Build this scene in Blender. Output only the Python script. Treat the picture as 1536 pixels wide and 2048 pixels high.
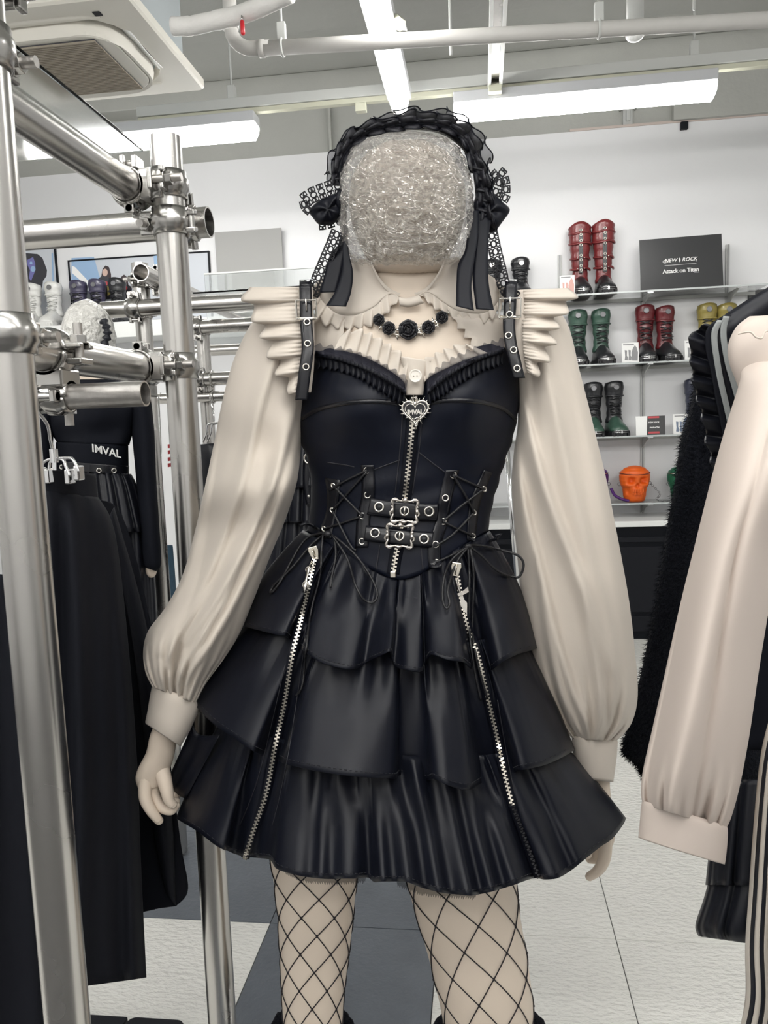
import bpy, math, random
from mathutils import Vector, Matrix, noise as mnoise
random.seed(7)
for _o in list(bpy.data.objects):
    bpy.data.objects.remove(_o, do_unlink=True)
SC = bpy.context.scene
COL = SC.collection
PI = math.pi

# ------------------------------------------------------------------ camera
FPX, CXP, CYP, CAMH = 1538.0, 768.0, 1024.0, 1.35
_dn = Vector((515, 14000, 1538)).normalized()
ZC = -_dn                                            # world up in camera axes (right, down, forward)
_y = Vector((192, -171, 1538)); _y -= ZC * _y.dot(ZC)
YC = _y.normalized()
XC = YC.cross(ZC)
CAM_O = Vector((0, 0, CAMH))
cam_data = bpy.data.cameras.new('camera')
cam_data.sensor_fit = 'VERTICAL'
cam_data.sensor_height = 36.0
cam_data.lens = 36.0 * FPX / 2048.0
cam_data.clip_start = 0.02
cam = bpy.data.objects.new('camera', cam_data)
COL.objects.link(cam)
# columns of the camera matrix: right, up, back expressed in world axes
_r = Vector((XC[0], YC[0], ZC[0])); _u = -Vector((XC[1], YC[1], ZC[1])); _b = -Vector((XC[2], YC[2], ZC[2]))
cam.matrix_world = Matrix(((_r.x, _u.x, _b.x, 0), (_r.y, _u.y, _b.y, 0), (_r.z, _u.z, _b.z, CAMH), (0, 0, 0, 1)))
SC.camera = cam

# ------------------------------------------------------------------ world, exposure
SC.view_settings.view_transform = 'Standard'
SC.view_settings.look = 'None'
SC.view_settings.gamma = 1.0
SC.view_settings.use_curve_mapping = False
SC.view_settings.exposure = 0.0
world = bpy.data.worlds.new('shop_air'); SC.world = world
world.use_nodes = True
world.node_tree.nodes['Background'].inputs[0].default_value = (0.9, 0.95, 1.0, 1)
world.node_tree.nodes['Background'].inputs[1].default_value = 0.05
# light paths long enough for this room, no more
SC.cycles.max_bounces = 6; SC.cycles.diffuse_bounces = 4; SC.cycles.glossy_bounces = 3; SC.cycles.transmission_bounces = 5
SC.cycles.transparent_max_bounces = 12; SC.cycles.caustics_reflective = False; SC.cycles.caustics_refractive = False
SC.cycles.use_adaptive_sampling = True; SC.cycles.adaptive_threshold = 0.06; SC.cycles.adaptive_min_samples = 16; SC.cycles.use_light_tree = False
TUBE_EMIT = 26.5      # radiance of the opal tube covers

# ------------------------------------------------------------------ measuring from the photograph
def ray(px, py):
    c = Vector(((px - CXP) / FPX, (py - CYP) / FPX, 1.0))
    return Vector((c.dot(XC), c.dot(YC), c.dot(ZC)))
def PY(px, py, Y):
    r = ray(px, py); return r * (Y / r.y) + CAM_O
def PZ(px, py, z):
    r = ray(px, py); return r * ((z - CAMH) / r.z) + CAM_O
def PXX(px, py, x):
    r = ray(px, py); return r * (x / r.x) + CAM_O
def proj(p):
    q = Vector(p) - CAM_O
    c = XC * q.x + YC * q.y + ZC * q.z
    return (CXP + FPX * c.x / c.z, CYP + FPX * c.y / c.z)

# ------------------------------------------------------------------ small maths
def lerp(a, b, t): return a + (b - a) * t
def sstep(t):
    t = max(0.0, min(1.0, t)); return t * t * (3 - 2 * t)
def pl(pts, x):
    """piecewise linear through [(x, v...)], values are floats or tuples"""
    if x <= pts[0][0]: return pts[0][1:]
    for a, b in zip(pts, pts[1:]):
        if x <= b[0]:
            t = (x - a[0]) / (b[0] - a[0] or 1e-9)
            return tuple(lerp(p, q, t) for p, q in zip(a[1:], b[1:]))
    return pts[-1][1:]
def pls(pts, x):
    """same, smoothed (monotone ease between points)"""
    if x <= pts[0][0]: return pts[0][1:]
    for a, b in zip(pts, pts[1:]):
        if x <= b[0]:
            t = sstep((x - a[0]) / (b[0] - a[0] or 1e-9))
            return tuple(lerp(p, q, t) for p, q in zip(a[1:], b[1:]))
    return pts[-1][1:]
def catmull(P, n, closed=False):
    """Catmull-Rom through a list of tuples, n samples per span"""
    out = []; m = len(P); P = [Vector(p) for p in P]
    spans = m if closed else m - 1
    for i in range(spans):
        if closed: a, b, c, d = P[(i-1) % m], P[i], P[(i+1) % m], P[(i+2) % m]
        else: a, b, c, d = P[max(i-1, 0)], P[i], P[i+1], P[min(i+2, m-1)]
        for k in range(n):
            t = k / n; t2 = t*t; t3 = t2*t
            out.append(0.5*((2*b) + (c-a)*t + (2*a-5*b+4*c-d)*t2 + (3*b-a-3*c+d)*t3))
    if not closed: out.append(P[-1])
    return out
def resample(P, n):
    """n points at even arc length along a polyline"""
    P = [Vector(p) for p in P]; L = [0.0]
    for a, b in zip(P, P[1:]): L.append(L[-1] + (b-a).length)
    out = []; j = 0
    for k in range(n):
        s = L[-1]*k/(n-1)
        while j < len(P)-2 and L[j+1] < s: j += 1
        t = (s-L[j])/((L[j+1]-L[j]) or 1e-9)
        out.append(P[j].lerp(P[j+1], min(1, t)))
    return out
def nz(x, y=0.0, z=0.0): return mnoise.noise(Vector((x, y, z)))

# ------------------------------------------------------------------ mesh builder
class MB:
    def __init__(s): s.v = []; s.f = []; s.mi = []; s.cur = 0
    def add(s, vs, fs):
        o = len(s.v); s.v += [tuple(q) for q in vs]
        for f in fs: s.f.append(tuple(i + o for i in f)); s.mi.append(s.cur)
        return s
    def box(s, lo, hi):
        x0, y0, z0 = lo; x1, y1, z1 = hi
        return s.add([(x0,y0,z0),(x1,y0,z0),(x1,y1,z0),(x0,y1,z0),(x0,y0,z1),(x1,y0,z1),(x1,y1,z1),(x0,y1,z1)],
                     [(0,3,2,1),(4,5,6,7),(0,1,5,4),(1,2,6,5),(2,3,7,6),(3,0,4,7)])
    def obox(s, c, ax, ay, az):
        """box from centre and three half-axis vectors"""
        c, ax, ay, az = map(Vector, (c, ax, ay, az))
        vs = [c + ax*i + ay*j + az*k for k in (-1, 1) for i, j in ((-1,-1),(1,-1),(1,1),(-1,1))]
        return s.add(vs, [(0,3,2,1),(4,5,6,7),(0,1,5,4),(1,2,6,5),(2,3,7,6),(3,0,4,7)])
    def bar(s, p0, p1, w, h, up=(0,0,1)):
        p0, p1 = Vector(p0), Vector(p1); d = p1 - p0; t = d.normalized(); up = Vector(up)
        a = t.cross(up)
        if a.length < 1e-6: a = t.cross(Vector((1,0,0)))
        a.normalize(); b = a.cross(t)
        return s.obox((p0+p1)/2, d/2, a*(w/2), b*(h/2))
    def loft(s, rings, cap0=True, cap1=True, closed=True):
        n = len(rings[0]); vs = [p for r in rings for p in r]; fs = []
        for i in range(len(rings)-1):
            for j in range(n if closed else n-1):
                k = (j+1) % n
                fs.append((i*n+j, i*n+k, (i+1)*n+k, (i+1)*n+j))
        if closed and cap0: fs.append(tuple(reversed(range(n))))
        if closed and cap1: fs.append(tuple(range((len(rings)-1)*n, len(rings)*n)))
        return s.add(vs, fs)
    def grid(s, rows): return s.loft(rows, False, False, False)
    def cyl(s, p0, p1, r, n=16, r1=None, caps=True):
        return s.tube([p0, p1], r, n, r1=r1, caps=caps)
    def tube(s, pts, r, n=8, r1=None, caps=True, closed=False):
        pts = [Vector(p) for p in pts]; m = len(pts)
        rad = (lambda i: r[i]) if isinstance(r, (list, tuple)) else (lambda i: r if r1 is None else lerp(r, r1, i/(m-1)))
        rings = []; a = None
        for i, p in enumerate(pts):
            if closed: t = pts[(i+1) % m] - pts[i-1]
            else: t = pts[min(i+1, m-1)] - pts[max(i-1, 0)]
            if t.length < 1e-9: t = Vector((0,0,1))
            t.normalize()
            if a is None:
                a = t.orthogonal().normalized()
            else:
                a = a - t*a.dot(t)
                if a.length < 1e-6: a = t.orthogonal()
                a.normalize()
            b = t.cross(a); q = rad(i)
            rings.append([p + (a*math.cos(k*2*PI/n) + b*math.sin(k*2*PI/n))*q for k in range(n)])
        if closed: rings.append(rings[0]); return s.loft(rings, False, False)
        return s.loft(rings, caps, caps)
    def ring(s, c, nrm, R, r, n=20, m=6, sx=1.0, up=None):
        c = Vector(c); nrm = Vector(nrm).normalized()
        a = (Vector(up) - nrm*Vector(up).dot(nrm)).normalized() if up is not None else nrm.orthogonal().normalized()
        b = nrm.cross(a)
        return s.tube([c + a*math.cos(k*2*PI/n)*R*sx + b*math.sin(k*2*PI/n)*R for k in range(n)], r, m, closed=True)
    def disc(s, c, nrm, R, h, n=20):
        c = Vector(c); nrm = Vector(nrm).normalized()
        return s.cyl(c, c+nrm*h, R, n)
    def ell(s, c, rx, ry, rz, n=14, m=8, fn=None):
        c = Vector(c); rings = []
        for i in range(m+1):
            th = PI*i/m; ring = []
            for j in range(n):
                ph = 2*PI*j/n
                d = Vector((math.sin(th)*math.cos(ph), math.sin(th)*math.sin(ph), math.cos(th)))
                k = fn(d) if fn else 1.0
                ring.append(c + Vector((d.x*rx, d.y*ry, d.z*rz))*k)
            rings.append(ring)
        return s.loft(list(reversed(rings)), True, True)
    def prism(s, pts, thick):
        """closed polygon (3-D points) extruded by a vector"""
        t = Vector(thick); pts = [Vector(p) for p in pts]
        return s.loft([pts, [p+t for p in pts]])
    def build(s, name, mat, parent=None, smooth=True, bevel=0, solid=0, sub=0, offset=0, angle=None):
        me = bpy.data.meshes.new(name); me.from_pydata(s.v, [], s.f); me.update()
        for m in (mat if isinstance(mat, (list, tuple)) else [mat]): me.materials.append(m)
        if len(me.materials) > 1: me.polygons.foreach_set('material_index', s.mi)
        if smooth:
            me.polygons.foreach_set('use_smooth', [True]*len(me.polygons))
            if angle: me.set_sharp_from_angle(angle=angle)
        o = bpy.data.objects.new(name, me); COL.objects.link(o)
        if parent is not None: o.parent = parent; o.matrix_parent_inverse = PINV.get(parent.name, Matrix())
        if bevel:
            b = o.modifiers.new('bevel', 'BEVEL'); b.width = bevel; b.segments = 2; b.limit_method = 'ANGLE'; b.angle_limit = 0.7
            if smooth: b.harden_normals = False
        if solid:
            q = o.modifiers.new('thick', 'SOLIDIFY'); q.thickness = solid; q.offset = offset
        if sub:
            q = o.modifiers.new('smooth', 'SUBSURF'); q.levels = sub; q.render_levels = sub
        return o
PINV = {}
HARD = 0.6
def thing(name, label, cat, loc=(0, 0, 0), group=None, kind=None):
    """an Empty at a thing's base; parts are modelled in world space, so keep the inverse"""
    o = bpy.data.objects.new(name, None); COL.objects.link(o); o.location = loc
    o.empty_display_size = 0.05
    PINV[o.name] = Matrix.Translation(-Vector(loc))
    return tag(o, label, cat, group, kind)
def tag(o, label=None, cat=None, group=None, kind=None):
    if label: o['label'] = label
    if cat: o['category'] = cat
    if group: o['group'] = group
    if kind: o['kind'] = kind
    return o
def copy_part(o, parent, mw=None):
    c = o.copy(); COL.objects.link(c); c.parent = parent
    c.matrix_parent_inverse = PINV.get(parent.name, Matrix()) if parent else Matrix()
    if mw is not None: c.matrix_basis = mw
    return c
def text_mesh(name, body, size, mat, origin, xax, yax, depth=0.0006, parent=None, offset=0.0, shear=0.0, align='CENTER', spacing=1.0):
    cu = bpy.data.curves.new(name, 'FONT'); cu.body = body; cu.size = size; cu.extrude = depth; cu.offset = offset
    cu.shear = shear; cu.align_x = align; cu.align_y = 'CENTER'; cu.space_character = spacing; cu.resolution_u = 3
    t = bpy.data.objects.new(name + '_curve', cu); COL.objects.link(t)
    bpy.context.view_layer.update()
    me = bpy.data.meshes.new_from_object(t.evaluated_get(bpy.context.evaluated_depsgraph_get()))
    bpy.data.objects.remove(t, do_unlink=True)
    X = Vector(xax).normalized(); Y = Vector(yax).normalized(); Z = X.cross(Y); O = Vector(origin)
    for v in me.vertices: v.co = O + X*v.co.x + Y*v.co.y + Z*v.co.z
    me.materials.clear(); me.materials.append(mat)
    o = bpy.data.objects.new(name, me); COL.objects.link(o)
    if parent is not None: o.parent = parent; o.matrix_parent_inverse = PINV.get(parent.name, Matrix())
    return o

# ------------------------------------------------------------------ materials
MATS = {}
def mat(name, col, rough=0.5, metal=0.0, spec=0.5, var=0.0, vscale=8.0, bump=0.0, bscale=60.0, bstretch=None,
        emit=None, estr=0.0, sheen=0.0, coat=0.0, trans=0.0, alpha=1.0, rvar=0.0, col2=None, ior=1.45, aniso=0.0, detail=3.0, bdist=0.002):
    m = bpy.data.materials.new(name); m.use_nodes = True; nt = m.node_tree; N = nt.nodes; L = nt.links
    b = N['Principled BSDF']
    b.inputs['Base Color'].default_value = (*col, 1); b.inputs['Roughness'].default_value = rough
    b.inputs['Metallic'].default_value = metal; b.inputs['Specular IOR Level'].default_value = spec
    b.inputs['IOR'].default_value = ior
    b.inputs['Sheen Weight'].default_value = sheen; b.inputs['Coat Weight'].default_value = coat
    b.inputs['Transmission Weight'].default_value = trans; b.inputs['Alpha'].default_value = alpha
    b.inputs['Anisotropic'].default_value = aniso
    if emit: b.inputs['Emission Color'].default_value = (*emit, 1); b.inputs['Emission Strength'].default_value = estr
    tc = None
    def coords(stretch=None):
        nonlocal tc
        if tc is None: tc = N.new('ShaderNodeTexCoord')
        if stretch is None: return tc.outputs['Object']
        mp = N.new('ShaderNodeMapping'); mp.inputs['Scale'].default_value = stretch
        L.new(tc.outputs['Object'], mp.inputs['Vector']); return mp.outputs['Vector']
    if var or col2:
        n = N.new('ShaderNodeTexNoise'); n.inputs['Scale'].default_value = vscale; n.inputs['Detail'].default_value = detail
        L.new(coords(bstretch), n.inputs['Vector'])
        mx = N.new('ShaderNodeMix'); mx.data_type = 'RGBA'
        c2 = col2 or tuple(max(0, c*(1-var)) for c in col); c1 = col if col2 else tuple(min(1, c*(1+var)) for c in col)
        mx.inputs[6].default_value = (*c1, 1); mx.inputs[7].default_value = (*c2, 1)
        L.new(n.outputs['Fac'], mx.inputs['Factor']); L.new(mx.outputs[2], b.inputs['Base Color'])
        if rvar:
            mr = N.new('ShaderNodeMapRange'); mr.inputs[3].default_value = rough-rvar; mr.inputs[4].default_value = rough+rvar
            L.new(n.outputs['Fac'], mr.inputs[0]); L.new(mr.outputs[0], b.inputs['Roughness'])
    if bump:
        n = N.new('ShaderNodeTexNoise'); n.inputs['Scale'].default_value = bscale; n.inputs['Detail'].default_value = detail
        L.new(coords(bstretch), n.inputs['Vector'])
        bp = N.new('ShaderNodeBump'); bp.inputs['Strength'].default_value = bump; bp.inputs['Distance'].default_value = bdist
        L.new(n.outputs['Fac'], bp.inputs['Height']); L.new(bp.outputs[0], b.inputs['Normal'])
    MATS[name] = m
    return m
M = MATS
mat('wall_white', (0.77, 0.775, 0.79), 0.28, spec=0.4, var=0.02, vscale=1.5)
mat('wall_side', (0.72, 0.72, 0.72), 0.6)
mat('concrete_paint', (0.42, 0.425, 0.40), 0.75, var=0.10, vscale=2.5, bump=0.35, bscale=18, bdist=0.01, detail=6)
mat('pipe_paint', (0.52, 0.51, 0.49), 0.5, var=0.06, vscale=20)
mat('pipe_wrap', (0.74, 0.73, 0.71), 0.55, var=0.05, bump=0.6, bscale=30, bdist=0.008)
mat('rail_white', (0.50, 0.51, 0.495), 0.4)
mat('rail_cream', (0.52, 0.52, 0.42), 0.45)
mat('housing', (0.50, 0.51, 0.53), 0.4)
mat('tube_glow', (1, 1, 1), 0.5, emit=(1.0, 0.985, 0.95), estr=TUBE_EMIT)
mat('ac_plastic', (0.72, 0.70, 0.64), 0.45)
mat('ac_body', (0.42, 0.46, 0.48), 0.5)
mat('ac_grille', (0.33, 0.29, 0.23), 0.6)
mat('ac_dark', (0.05, 0.05, 0.06), 0.6)
mat('ac_beige', (0.55, 0.47, 0.43), 0.6)
mat('tile_cream', (0.80, 0.795, 0.76), 0.26, spec=0.6, var=0.06, vscale=5, bump=1.0, bscale=48, bdist=0.009, detail=5, bstretch=(1, 1.9, 1))
mat('tile_slate', (0.115, 0.13, 0.152), 0.40, spec=0.4, var=0.25, vscale=9, bump=0.7, bscale=70, bdist=0.003, detail=4)
mat('grout', (0.12, 0.12, 0.12), 0.9)
mat('steel', (0.55, 0.535, 0.515), 0.26, metal=1.0, var=0.06, vscale=9, rvar=0.06)
mat('steel_rough', (0.52, 0.50, 0.48), 0.42, metal=1.0, var=0.18, vscale=90, bump=0.25, bscale=220, rvar=0.08)
mat('clamp_steel', (0.46, 0.45, 0.435), 0.24, metal=1.0, var=0.12, vscale=30, rvar=0.08)
mat('chrome', (0.75, 0.75, 0.76), 0.10, metal=1.0)
mat('silver', (0.74, 0.71, 0.66), 0.22, metal=1.0)
mat('antique', (0.62, 0.58, 0.54), 0.30, metal=1.0, var=0.35, vscale=260)
mat('zip_tooth', (0.80, 0.75, 0.66), 0.22, metal=1.0)
mat('zip_dark', (0.05, 0.05, 0.055), 0.3, metal=1.0)
mat('acrylic', (0.95, 0.97, 0.97), 0.06, trans=1.0, ior=1.2)
mat('black', (0.010, 0.011, 0.014), 0.5)
mat('black_gloss', (0.012, 0.013, 0.018), 0.16, spec=0.6)
mat('black_plastic', (0.010, 0.011, 0.015), 0.45, spec=0.2)
mat('white_gloss', (0.82, 0.83, 0.82), 0.25)
mat('white_print', (0.86, 0.86, 0.85), 0.5)
# ================================================================== the room
YW = 5.20; ZCEIL = 3.60; XL, XR, YB = -4.2, 3.6, -2.6
def struct(mb, name, m, **k):
    o = mb.build(name, m, smooth=k.pop('smooth', False), **k); o['kind'] = 'structure'; return o
T = 0.464; SX0 = 0.322; SY0 = 1.93
fl = struct(MB().box((XL, YB, -0.06), (XR, YW, -0.004)), 'floor', M['grout'])
PINV[fl.name] = Matrix()
gap = 0.0011
def tile_mesh(m, nm):
    b = MB().box((gap, gap, -0.0041), (T-gap, T-gap, 0.0))
    o = b.build(nm, m, smooth=False, bevel=0.0008); return o
t_c = tile_mesh(M['tile_cream'], 'floor_tile'); t_s = tile_mesh(M['tile_slate'], 'floor_tile')
protos = {0: t_c, 1: t_s}; used = {0: False, 1: False}
i0 = int((XL-SX0)/T); i1 = int((XR-SX0)/T); j0 = -3; j1 = int((YW-SY0)/T)+1
for i in range(-7, 6):
    for j in range(j0, j1):
        x, y = SX0+i*T, SY0+j*T
        if y+T > YW: continue
        k = 1 if i == -2 or (i == -3 and j >= 0) else 0
        if not used[k]: o = protos[k]; used[k] = True
        else:
            o = protos[k].copy(); COL.objects.link(o)
        o.parent = fl; o.location = (x, y, 0)

wb = struct(MB().box((XL, YW, 0), (XR, YW+0.12, ZCEIL)), 'wall_back', M['concrete_paint'])
PINV[wb.name] = Matrix()
wp = MB().box((XL, YW-0.03, 0), (XR, YW-0.001, 3.15)).build('wall_panel', M['wall_white'], wb, smooth=False)
struct(MB().box((XL-0.12, YB, 0), (XL, YW, ZCEIL)), 'wall_left', M['wall_side'])
struct(MB().box((XR, YB, 0), (XR+0.12, YW, ZCEIL)), 'wall_right', M['wall_side'])
struct(MB().box((XL, YB-0.12, 0), (XR, YB, ZCEIL)), 'wall_front', M['wall_side'])
ce = struct(MB().box((XL-0.12, YB-0.12, ZCEIL), (XR+0.12, YW+0.12, ZCEIL+0.15)), 'ceiling', M['concrete_paint'])
PINV[ce.name] = Matrix()
MB().box((XL, 3.2, 3.48), (XR, 4.32, 3.599)).build('ceiling_beam', M['concrete_paint'], ce, smooth=False, bevel=0.006)
MB().box((XL, YW-0.16, 3.47), (XR, YW-0.002, 3.599)).build('ceiling_step', M['concrete_paint'], ce, smooth=False, bevel=0.006)
# pilaster on the right part of the upper wall
MB().box((1.22, YW-0.06, 3.16), (XR-0.01, YW-0.001, 3.46)).build('wall_step', M['concrete_paint'], wb, smooth=False, bevel=0.004)
MB().box((-0.93, YW-0.05, 3.153), (-0.915, YW-0.001, 3.46)).build('joint_strip', M['concrete_paint'], wb, smooth=False)
# cable ledge on the panel top at the right
MB().box((0.60, YW-0.032, 3.151), (1.9, YW-0.018, 3.166)).build('cable', M['ac_beige'], wb, smooth=False)
c = PY(1368, 252, YW-0.04)
bx = MB().obox(c, (0.022, 0, 0), (0, 0.018, 0), (0, 0, 0.022)).build('junction_box', M['black_plastic'], smooth=False, bevel=0.003)
tag(bx, 'small black cable box on top edge of the white wall panel', 'cable box')
c = PY(1255, 238, YW-0.005)
w = thing('wall_bracket', 'white plastic anchor bracket on the concrete beam above the wall panel', 'bracket', c)
MB().obox(c+Vector((0, -0.006, 0)), (0.03, 0, 0), (0, 0.008, 0), (0, 0, 0.055)).build('plate', M['rail_white'], w, smooth=False, bevel=0.003)
MB().obox(c+Vector((0, -0.02, 0.012)), (0.012, 0, 0), (0, 0.01, 0), (0, 0, 0.032)).build('clip', M['rail_white'], w, smooth=False, bevel=0.003)
for sx in (-1, 1):
    for sz in (-1, 1):
        MB().disc(c+Vector((sx*0.045, -0.012, sz*0.05)), (0, 1, 0), 0.006, 0.012, 8).build('screw', M['clamp_steel'], w)

# ------------------------------------------------------------------ light fittings on their rails
def tube_light(p0, p1, label, group='ceiling tube lights'):
    """housing box under a rail with a rounded glowing diffuser below; p0,p1 = ends of the diffuser's underside"""
    p0, p1 = Vector(p0), Vector(p1); d = (p1-p0).normalized(); s = d.cross(Vector((0, 0, 1))).normalized(); up = Vector((0, 0, 1))
    t = thing('tube_light', label, 'ceiling light', (p0+p1)/2, group)
    MB().bar(p0+up*0.098, p1+up*0.098, 0.112, 0.05).build('housing', M['housing'], t, smooth=False, bevel=0.004)
    prof = [(-0.046, 0.072), (-0.042, 0.045), (-0.034, 0.018), (-0.018, 0.002), (0.018, 0.002), (0.034, 0.018), (0.042, 0.045), (0.046, 0.072)]
    rings = []
    for k, (q, sc) in enumerate(((p0, 0.6), (p0+d*0.014, 1), (p1-d*0.014, 1), (p1, 0.6))):
        rings.append([q + s*a*(0.9 if sc < 1 else 1) + up*(0.072-(0.072-b)*sc) for a, b in prof])
    MB().loft(rings).build('diffuser', M['tube_glow'], t, smooth=True, angle=HARD)
    return t
YR = 3.95; ZD = 2.812
xB0, xB1 = PY(908, 240, YR).x, PY(1430, 198, YR).x
xC0, xC1 = PY(60, 310, YR).x, PY(515, 270, YR).x
tube_light((xB0, YR, ZD), (xB1, YR, ZD), 'glowing tube light hung crosswise under the rail at the right')
tube_light((xC0, YR, ZD), (xC1, YR, ZD), 'glowing tube light hung crosswise under the rail at the left')
zA = 2.812; xA = PZ(798, 225, zA).x
tube_light((xA, 2.62, zA), (xA, PZ(800, 233, zA).y, zA), 'long glowing tube light running away above the black headdress')
# unseen tube lights around the camera, their number raised as front fill
for (a, b, c_) in [(x_, y_, 2.83) for y_ in (0.35, -0.6, -1.6) for x_ in (-2.7, -1.3, 0.1, 1.5)] + [(2.6, 1.9, 2.83), (-3.2, 2.4, 2.83)]:
    tube_light((a-0.6, b, c_), (a+0.6, b, c_), 'unseen glowing tube light added over the sales floor as front fill')

def rail(name, label, p0, p1):
    p0, p1 = Vector(p0), Vector(p1); up = Vector((0, 0, 1))
    t = thing(name, label, 'rail', p0)
    MB().bar(p0+up*0.030, p1+up*0.030, 0.05, 0.05).build('channel', M['rail_white'], t, smooth=False, bevel=0.003)
    MB().bar(p0-up*0.008, p1-up*0.008, 0.034, 0.024).build('track', M['rail_cream'], t, smooth=False, bevel=0.002)
    return t
zr = ZD+0.147
xr0 = PY(278, 243, YR).x
rl = rail('lighting_rail', 'pale suspended lighting rail running across above both crosswise tube lights', (xr0, YR, zr), (XR-0.3, YR, zr))
for px in (460, 1388):
    xx = PY(px, 120, YR).x
    MB().cyl((xx, YR, zr+0.08), (xx, YR, ZCEIL-0.121), 0.006, 8).build('hanger_rod', M['rail_white'], rl)
    MB().obox((xx, YR, zr+0.075), (0.02, 0, 0), (0, 0.018, 0), (0, 0, 0.045)).build('hanger_clip', M['rail_white'], rl, smooth=False, bevel=0.004)
xx = PY(723, 228, YR).x
MB().obox((xx, YR-0.006, zr-0.042), (0.027, 0, 0), (0, 0.02, 0), (0, 0, 0.02)).build('end_feed', M['rail_cream'], rl, smooth=False, bevel=0.003)
# rail running away from the camera, seen from below
xq = PZ(991, 150, 2.93).x
r2 = thing('slotted_rail', 'silvery slotted rail running away between the tube lights', 'rail', (xq, 3.9, 2.93))
yq1 = 3.90
for s in (-1, 1):
    MB().box((xq+s*0.026-0.008, 1.6, 2.93), (xq+s*0.026+0.008, yq1, 2.96)).build('rail_flange', M['rail_white'], r2, smooth=False, bevel=0.002)
MB().box((xq-0.018, 1.6, 2.95), (xq+0.018, yq1, 2.965)).build('rail_slot', M['steel'], r2, smooth=False)
MB().box((xq-0.03, yq1-0.05, 2.90), (xq+0.03, yq1+0.01, 2.94)).build('end_cap', M['rail_cream'], r2, smooth=False, bevel=0.003)
for y in (2.2, 3.1):
    MB().box((xq-0.01, y, 2.965), (xq+0.01, y+0.012, ZCEIL-0.121 if y > 3.2 else ZCEIL-0.001)).build('hanger_rod', M['rail_white'], r2, smooth=False)
# spotlight fitting beside the long tube
c = PY(797, 46, 3.1)
sp = thing('spotlight', 'small cream spotlight head beside the long tube light', 'spotlight', c)
ax = Vector((0.35, -0.55, -0.6)).normalized()
MB().cyl(c-ax*0.03, c+ax*0.022, 0.024, 6).build('head', M['rail_cream'], sp, smooth=False)
MB().obox(c+ax*0.03, (0.018, 0.01, 0), (0, 0.006, 0.006), (-0.004, 0.008, 0.016)).build('lens', M['white_gloss'], sp, smooth=False)
MB().cyl(c-ax*0.02, c+Vector((-0.035, 0.01, 0.05)), 0.012, 8).build('arm', M['ac_grille'], sp)

# ------------------------------------------------------------------ pipes under the ceiling
YP = 2.95
pA, pB = PY(466, 101, YP), PY(1560, 38, YP)
pB.z = pA.z - 0.03 if False else pB.z
rp = 0.0258
pp = thing('sprinkler_pipe', 'grey painted water pipe with elbow crossing under the ceiling', 'pipe', pA)
top = PY(455, -60, YP)
el = [top, Vector((top.x, YP, pA.z+0.08))]
el += [Vector((top.x+0.08*(1-math.cos(a)), YP, pA.z+0.08*(1-math.sin(a)))) for a in (0.3, 0.6, 0.9, 1.2, 1.45)]
MB().tube([(top.x, YP, ZCEIL-0.002)] + el[1:] + [pA+Vector((0.14, 0, -0.002))], rp, 16).build('pipe_elbow', M['pipe_paint'], pp)
MB().cyl(pA+Vector((0.10, 0, -0.003)), pB, rp, 16).build('pipe_run', M['pipe_paint'], pp)
for q, w_ in ((0.10, 0.02), (-0.0, 0.0)):
    if w_: MB().cyl(pA+Vector((q, 0, -0.003)), pA+Vector((q+w_, 0, -0.004)), rp*1.2, 16).build('collar', M['pipe_paint'], pp)
MB().cyl((top.x, YP, pA.z+0.075), (top.x, YP, pA.z+0.105), rp*1.2, 16).build('collar', M['pipe_paint'], pp)
for px in (563, 1198):
    c = PY(px, 60, YP); t_ = (c.x-pA.x)/(pB.x-pA.x); zc = lerp(pA.z, pB.z, t_)
    MB().ring((c.x, YP, zc), (1, 0, 0), rp*1.12, 0.005, 20, 6).build('hanger_ring', M['rail_white'], pp)
    MB().obox((c.x, YP, zc+0.055), (0.016, 0, 0), (0, 0.012, 0), (0, 0, 0.032)).build('hanger_clip', M['rail_white'], pp, smooth=False, bevel=0.003)
    MB().cyl((c.x, YP, zc+0.08), (c.x, YP, ZCEIL-0.001), 0.005, 8).build('hanger_rod', M['rail_white'], pp)
for px, y1 in ((902, 110), (1388, 20)):
    c = PY(px, y1, 3.3)
    MB().cyl((c.x, 3.3, c.z), (c.x, 3.3, 3.479), 0.006, 8).build('hanger_rod', M['rail_white'], pp)
# wrapped refrigerant pipes at the upper left
YV = 2.75
wr = thing('wrapped_pipe', 'white tape-wrapped air conditioner pipe with red valve lever', 'pipe', PY(400, 45, YV))
pts = [PY(345, 53, YV), PY(380, 52, YV), PY(400, 48, YV), PY(445, 38, YV), PY(478, 30, YV), PY(520, 14, YV-0.05), PY(580, -14, YV-0.1)]
pts = catmull(pts, 5)
MB().tube(pts, [0.030 + 0.003*nz(k*0.9, 3) for k in range(len(pts))], 14).build('wrapped_run', M['pipe_wrap'], wr)
a_, b_ = PY(484, 40, YV-0.04), PY(486, 70, YV-0.04)
MB().tube([PY(484, 28, YV-0.03), a_], 0.004, 6).build('valve_stem', M['clamp_steel'], wr)
mat('red_lever', (0.55, 0.02, 0.03), 0.35)
MB().tube([a_, a_.lerp(b_, 0.1), a_.lerp(b_, 0.9), b_], [0.004, 0.0075, 0.008, 0.005], 8).build('valve_lever', M['red_lever'], wr)
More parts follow.
